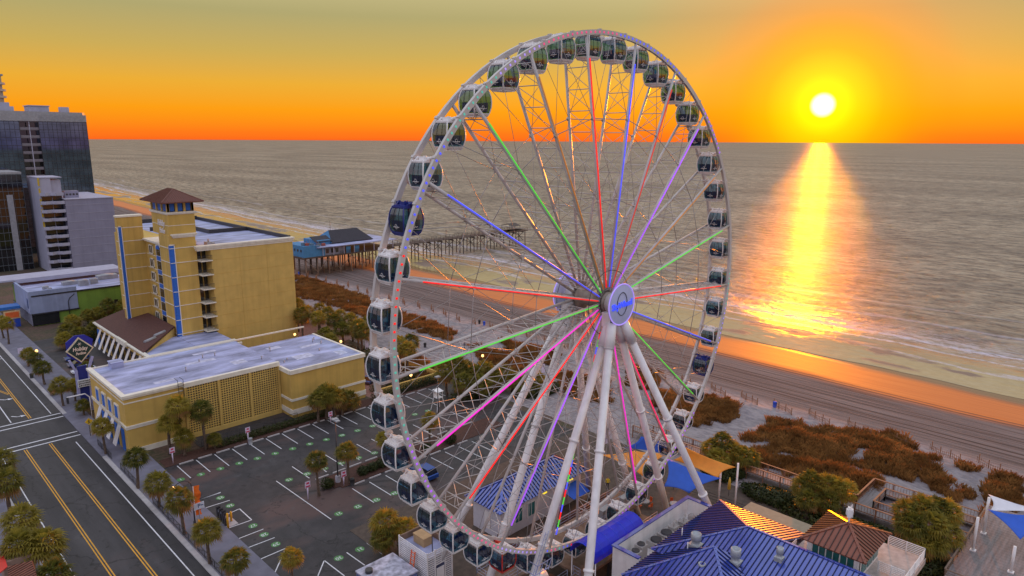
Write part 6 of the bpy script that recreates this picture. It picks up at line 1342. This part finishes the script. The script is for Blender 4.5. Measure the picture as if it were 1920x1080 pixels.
# mast arm over the crossing
t = thing('signal_mast', 'white signal mast with bent arm at the crossing by the annex', 'traffic signal', (*gp(175, 800), 0)); x, y, _ = t.location; b = MB(); b.tube([(x, y, 0), (x, y, 5.2), (x - .6, y, 5.9), (x - 3.2, y - .3, 6.0)], .1, 7); b.build('mast', WHITE, t); b = MB(); b.box(x - 3.3, x - 3.0, y - .5, y - .1, 5.0, 6.0); b.build('signal_head', DARK, t)
def car(label, x, y, rot, body_m, suv=False):
    t = thing('parked_car', label, 'car', (0, 0, 0), 'parked cars'); L, W = 4.5, 1.82; hb = .95 if suv else .78; ht = 1.68 if suv else 1.42; b = MB()
    side = [(-L / 2, .35), (-L / 2 + .05, hb - .12), (-L / 2 + .25, hb), (L / 2 - .9, hb - .06), (L / 2 - .12, hb - .2), (L / 2, .42), (L / 2 - .2, .28), (-L / 2 + .2, .28)]
    def ext(poly, w0, w1=None):
        n = len(poly); b._add([(px_, -w0, z) for px_, z in poly] + [(px_, w0, z) for px_, z in poly], [list(range(n))[::-1], list(range(n, 2 * n))] + [(i, (i + 1) % n, n + (i + 1) % n, n + i) for i in range(n)])
    ext(side, W / 2); rf = [(-1.75 if suv else -1.35, ht - .04), (-1.5 if suv else -1.0, ht), (.25, ht), (.55, ht - .08)]
    b._add([(p, s_ * W * .39, z) for s_ in (-1, 1) for p, z in rf], [(0, 1, 5, 4), (1, 2, 6, 5), (2, 3, 7, 6)]); b.build('body', body_m, t)
    g = MB(); base = [(-2.05 if suv else -1.85, hb - .02), (1.25, hb - .05)]; top = [(-1.75 if suv else -1.35, ht - .05), (.55, ht - .09)]
    vs = [(base[0][0], -W * .46, base[0][1]), (base[1][0], -W * .46, base[1][1]), (top[1][0], -W * .39, top[1][1]), (top[0][0], -W * .39, top[0][1])]; vs += [(a_, -b_, c_) for a_, b_, c_ in vs]
    g._add(vs, [(0, 1, 2, 3), (7, 6, 5, 4), (1, 5, 6, 2), (4, 0, 3, 7)]); g.build('window', WINDK, t)
    for sx in (-1.4, 1.42):
        for sy in (-1, 1): w_ = MB(); w_.lathe((sx, sy * (W / 2 - .1), .33), [(.2, -.12), (.33, -.1), (.33, .1), (.2, .12)], 14, 0, 'y'); w_.build('wheel', BLACK, t)
    for sy in (-1, 1): w_ = MB(); w_.box(L / 2 - .16, L / 2 - .02, sy * .8 - .14, sy * .8 + .14, .55, .7); w_.build('headlight', GREY, t)
    t.location = (x, y, 0); t.rotation_euler.z = rot; return t
BLUEC = mat('blue_car_paint', (.02, .07, .30), .2, metal=.3, var=.05); WHC = mat('white_car_paint', (.62, .66, .78), .2, var=.04); SLC = mat('slate_blue_car_paint', (.06, .09, .24), .2, metal=.3, var=.05)
x, y = gp(795, 892); car('blue car parked in the lot behind the lower left gondolas', x, y, math.pi / 2, BLUEC, True)
car('white sedan parked behind the diamond sign', 33.2, 156.8, math.pi, WHC); car('slate blue car beyond the white sedan', 33.8, 162.2, math.pi, SLC); car('blue car farthest back in the hotel drive', 34.4, 167.4, math.pi, BLUEC); car('pale car half hidden behind the annex corner', 31.2, 133.8 + 3.6, math.pi / 2, WHC)
x, y = gp(700, 722); car('small dark car in the hotel park behind the annex', x + 1, y + 2, .4, SLC)
# lifeguard stand
x, y = gp(822, 768); t = thing('lifeguard_stand', 'white raised lookout chair at the far edge of the lot', 'lookout stand', (x, y, 0)); b = MB()
for sx in (-1, 1):
    for sy in (-1, 1): b.beam((x + sx * 1.0, y + sy * .9, 0), (x + sx * .5, y + sy * .5, 2.4), .1, .1)
    b.beam((x + sx * .75, y - .7, 1.2), (x + sx * .75, y + .7, 1.2), .08, .08)
b.box(x - .6, x + .6, y - .6, y + .6, 2.3, 2.4); b.box(x - .6, x + .6, y + .5, y + .6, 2.4, 3.3); b.slab([(x - .7, y - .7, 3.5), (x + .7, y - .7, 3.5), (x + .7, y + .7, 3.75), (x - .7, y + .7, 3.75)], .06)
for sx in (-1, 1): b.beam((x + sx * .55, y - .55, 2.4), (x + sx * .55, y - .55, 3.5), .06, .06)
b.build('stand_frame', WHITE, t)
for i, (bx, by, w_, h_, lb_) in enumerate(((688, 660, .9, 2.6, 'white upright banner in the hotel park behind the annex'), (1018, 705, .9, 2.4, 'white upright banner in front of the park palms'), (1138, 838, 1.3, 2.6, 'pale notice board behind the wheel by the blue sail'), (40, 668, 1.0, 1.8, 'white and pink banner on the far sidewalk'))):
    x, y = gp(bx, by); t = thing('banner_sign', lb_, 'sign', (x, y, 0)); b = MB(); b.tube([(x, y, 0), (x, y, h_ + .3)], .05, 5); b.build('post', GREY, t); b = MB(); b.box(x - w_ / 2, x + w_ / 2, y - .1, y - .05, .7, .7 + h_ - .6); b.build('panel', SGN, t)
t = thing('roadside_billboard', 'blue roadside sign with an orange panel at the far left edge', 'sign', (29.5, 208, 0)); b = MB(); b.box(28.6, 31.6, 208, 208.3, 0, 2.2); b.build('base', mat('bin_blue', (0, 0, 0)), t); b = MB(); b.box(28.4, 31.8, 207.9, 208.2, 2.2, 4.2); b.build('panel', mat('billboard_cream', (.7, .5, .25), .5), t); b = MB(); b.box(28.7, 31.5, 207.8, 207.9, 2.5, 3.9); b.build('orange_panel', mat('billboard_orange', (.75, .14, .03), .5), t); b = MB(); b.box(27.6, 32.0, 208.0, 212, 4.6, 5.3); b.build('canopy', mat('canopy_blue', (.03, .16, .5), .4), t)
# red roofed kiosk at the lower left corner
kz = 3.6; t = thing('red_roof_kiosk', 'small kiosk with a rusty red sheet roof at the lower left corner', 'kiosk', (*gp(38, 1068, kz), 0)); P = [g3(14, 1062, 3.4), g3(60, 1051, 4.0), g3(82, 1120, 4.0), g3(20, 1135, 3.4)]; b = MB(); b.slab(P, .12, 0); b.seams(P, .45, .06, .07, 1); b.build('roof', [mat('rusty_roof', (.20, .06, .03), .6, var=.3), SEAMB], t)
b = MB(); b.slab([g3(-20, 1040, 3.2), g3(8, 1042, 3.3), g3(14, 1062, 3.4), g3(-8, 1080, 3.4)], .1); b.build('fascia', mat('signal_red', (.65, .03, .02), .5), t); x, y = gp(40, 1085, 0); b = MB(); b.prism([(x - 1.5, y - 1.5), (x + 1.2, y - 1.5), (x + 1.2, y + 1.0), (x - 1.5, y + 1.0)], 0, 3.2); b.build('wall', mat('kiosk_wall', (.3, .2, .15), .8), t)
# sand fences along the dune foot, cut into zigzag runs
FENCE = mat('sand_fence_slats', (.30, .15, .08), .8, var=.3, scale=3)
for i in range(34):
    y0 = 8 + i * 6.3; x0 = 115.6 + coast(y0) + 1.2 * noise.noise((y0 * .05, 3, 3)); p = Vector((x0 - 1.6, y0, 0)); q = Vector((x0 + 1.0, y0 + 4.6, 0)); t = thing('sand_fence', 'run of leaning slat sand fence at the dune foot', 'fence', (p.x, p.y, 0), 'sand fence runs along the dune foot')
    b = MB(); n = 16
    for k in range(n + 1):
        c = p + (q - p) * k / n + Vector((.25 * math.sin(k * .5), 0, 0)); z0 = dz(c.x, c.y); tall = k % 5 == 0; b.beam(c + Vector((0, 0, z0 - .2)), c + Vector((random.uniform(-.06, .06), 0, z0 + (1.35 if tall else .85))), .12 if tall else .05, .12 if tall else .05)
    for zz in (.3, .7):
        for k in range(4): a_, c_ = p + (q - p) * k / 4, p + (q - p) * (k + 1) / 4; b.beam(a_ + Vector((.25 * math.sin(k * 2), 0, zz + dz(a_.x, a_.y))), c_ + Vector((.25 * math.sin(k * 2 + 2), 0, zz + dz(c_.x, c_.y))), .03, .05)
    b.build('slats', FENCE, t)
# people: skinned figures
def person(label, x, y, z, rot, top_m, leg_m, pose=0):
    P = {'pelvis': (0, 0, .95), 'waist': (0, .01, 1.12), 'chest': (0, .0, 1.38), 'neck': (0, 0, 1.52), 'head': (0, -.02, 1.62), 'crown': (0, -.01, 1.76)}
    for s_, n_ in ((-1, 'l'), (1, 'r')):
        st = .12 * s_ if pose else 0
        P['hip' + n_] = (s_ * .1, 0, .92); P['knee' + n_] = (s_ * .11, -st * 1.2 - .02, .5); P['ank' + n_] = (s_ * .11, -st * 1.5, .08); P['toe' + n_] = (s_ * .12, -st * 1.5 - .16, .04)
        P['sho' + n_] = (s_ * .19, 0, 1.42); P['elb' + n_] = (s_ * .25, .03 + st, 1.14); P['wri' + n_] = (s_ * .26, -.06 + st * 1.6, .90); P['han' + n_] = (s_ * .26, -.09 + st * 1.7, .80)
    R = dict(pelvis=.13, waist=.12, chest=.14, neck=.06, head=.10, crown=.07); 
    for n_ in 'lr': R.update({'hip' + n_: .095, 'knee' + n_: .06, 'ank' + n_: .04, 'toe' + n_: .035, 'sho' + n_: .06, 'elb' + n_: .045, 'wri' + n_: .03, 'han' + n_: .035})
    E_ = [('pelvis', 'waist'), ('waist', 'chest'), ('chest', 'neck'), ('neck', 'head'), ('head', 'crown')]
    for n_ in 'lr': E_ += [('pelvis', 'hip' + n_), ('hip' + n_, 'knee' + n_), ('knee' + n_, 'ank' + n_), ('ank' + n_, 'toe' + n_), ('chest', 'sho' + n_), ('sho' + n_, 'elb' + n_), ('elb' + n_, 'wri' + n_), ('wri' + n_, 'han' + n_)]
    K = list(P); me = bpy.data.meshes.new('person'); me.from_pydata([P[k] for k in K], [(K.index(a_), K.index(b_)) for a_, b_ in E_], []); o = bpy.data.objects.new('person', me); col.objects.link(o)
    sk = o.modifiers.new('Skin', 'SKIN'); sv = me.skin_vertices[0].data if me.skin_vertices else None
    if sv is None: me.skin_vertices  # pragma: no cover
    for i, k in enumerate(K): sv[i].radius = (R[k], R[k] * (.75 if k in ('pelvis', 'waist', 'chest') else 1)); 
    sv[0].use_root = True; o.modifiers.new('Subdivision', 'SUBSURF').render_levels = 1
    SK = NT('person_cloth_' + label[:6]) ; sp = SK.N.new('ShaderNodeSeparateXYZ'); SK.L.new(SK.tc.outputs['Object'], sp.inputs[0]); c = SK.mix(SK.math('GREATER_THAN', sp.outputs[2], .98), leg_m, top_m); c = SK.mix(SK.math('GREATER_THAN', sp.outputs[2], 1.53), c, (.42, .24, .16)); c = SK.mix(SK.math('GREATER_THAN', sp.outputs[2], 1.70), c, (.04, .025, .02)); SK.L.new(c, SK.P.inputs['Base Color']); SK.P.inputs['Roughness'].default_value = .8
    me.materials.append(SK.M); o.location = (x, y, z); o.rotation_euler.z = rot; return tag(o, label, 'person')
try:
    person('worker in a yellow safety vest standing on the boarding platform', *gp(1139, 918, 3.3), 3.3, 2.4, (.70, .55, .02), (.03, .03, .04)); x, y = gp(655, 499); person('walker in a red top on the beach near the pier', x, y, .02, 1.0, (.55, .04, .05), (.02, .02, .04), 1); x, y = gp(871, 660); person('walker in dark clothes on the sand path', x, y, dz(x, y) if x > 84 else 0, 2.0, (.05, .05, .08), (.03, .03, .05), 1)
except Exception as e:
    print('PERSON', e)
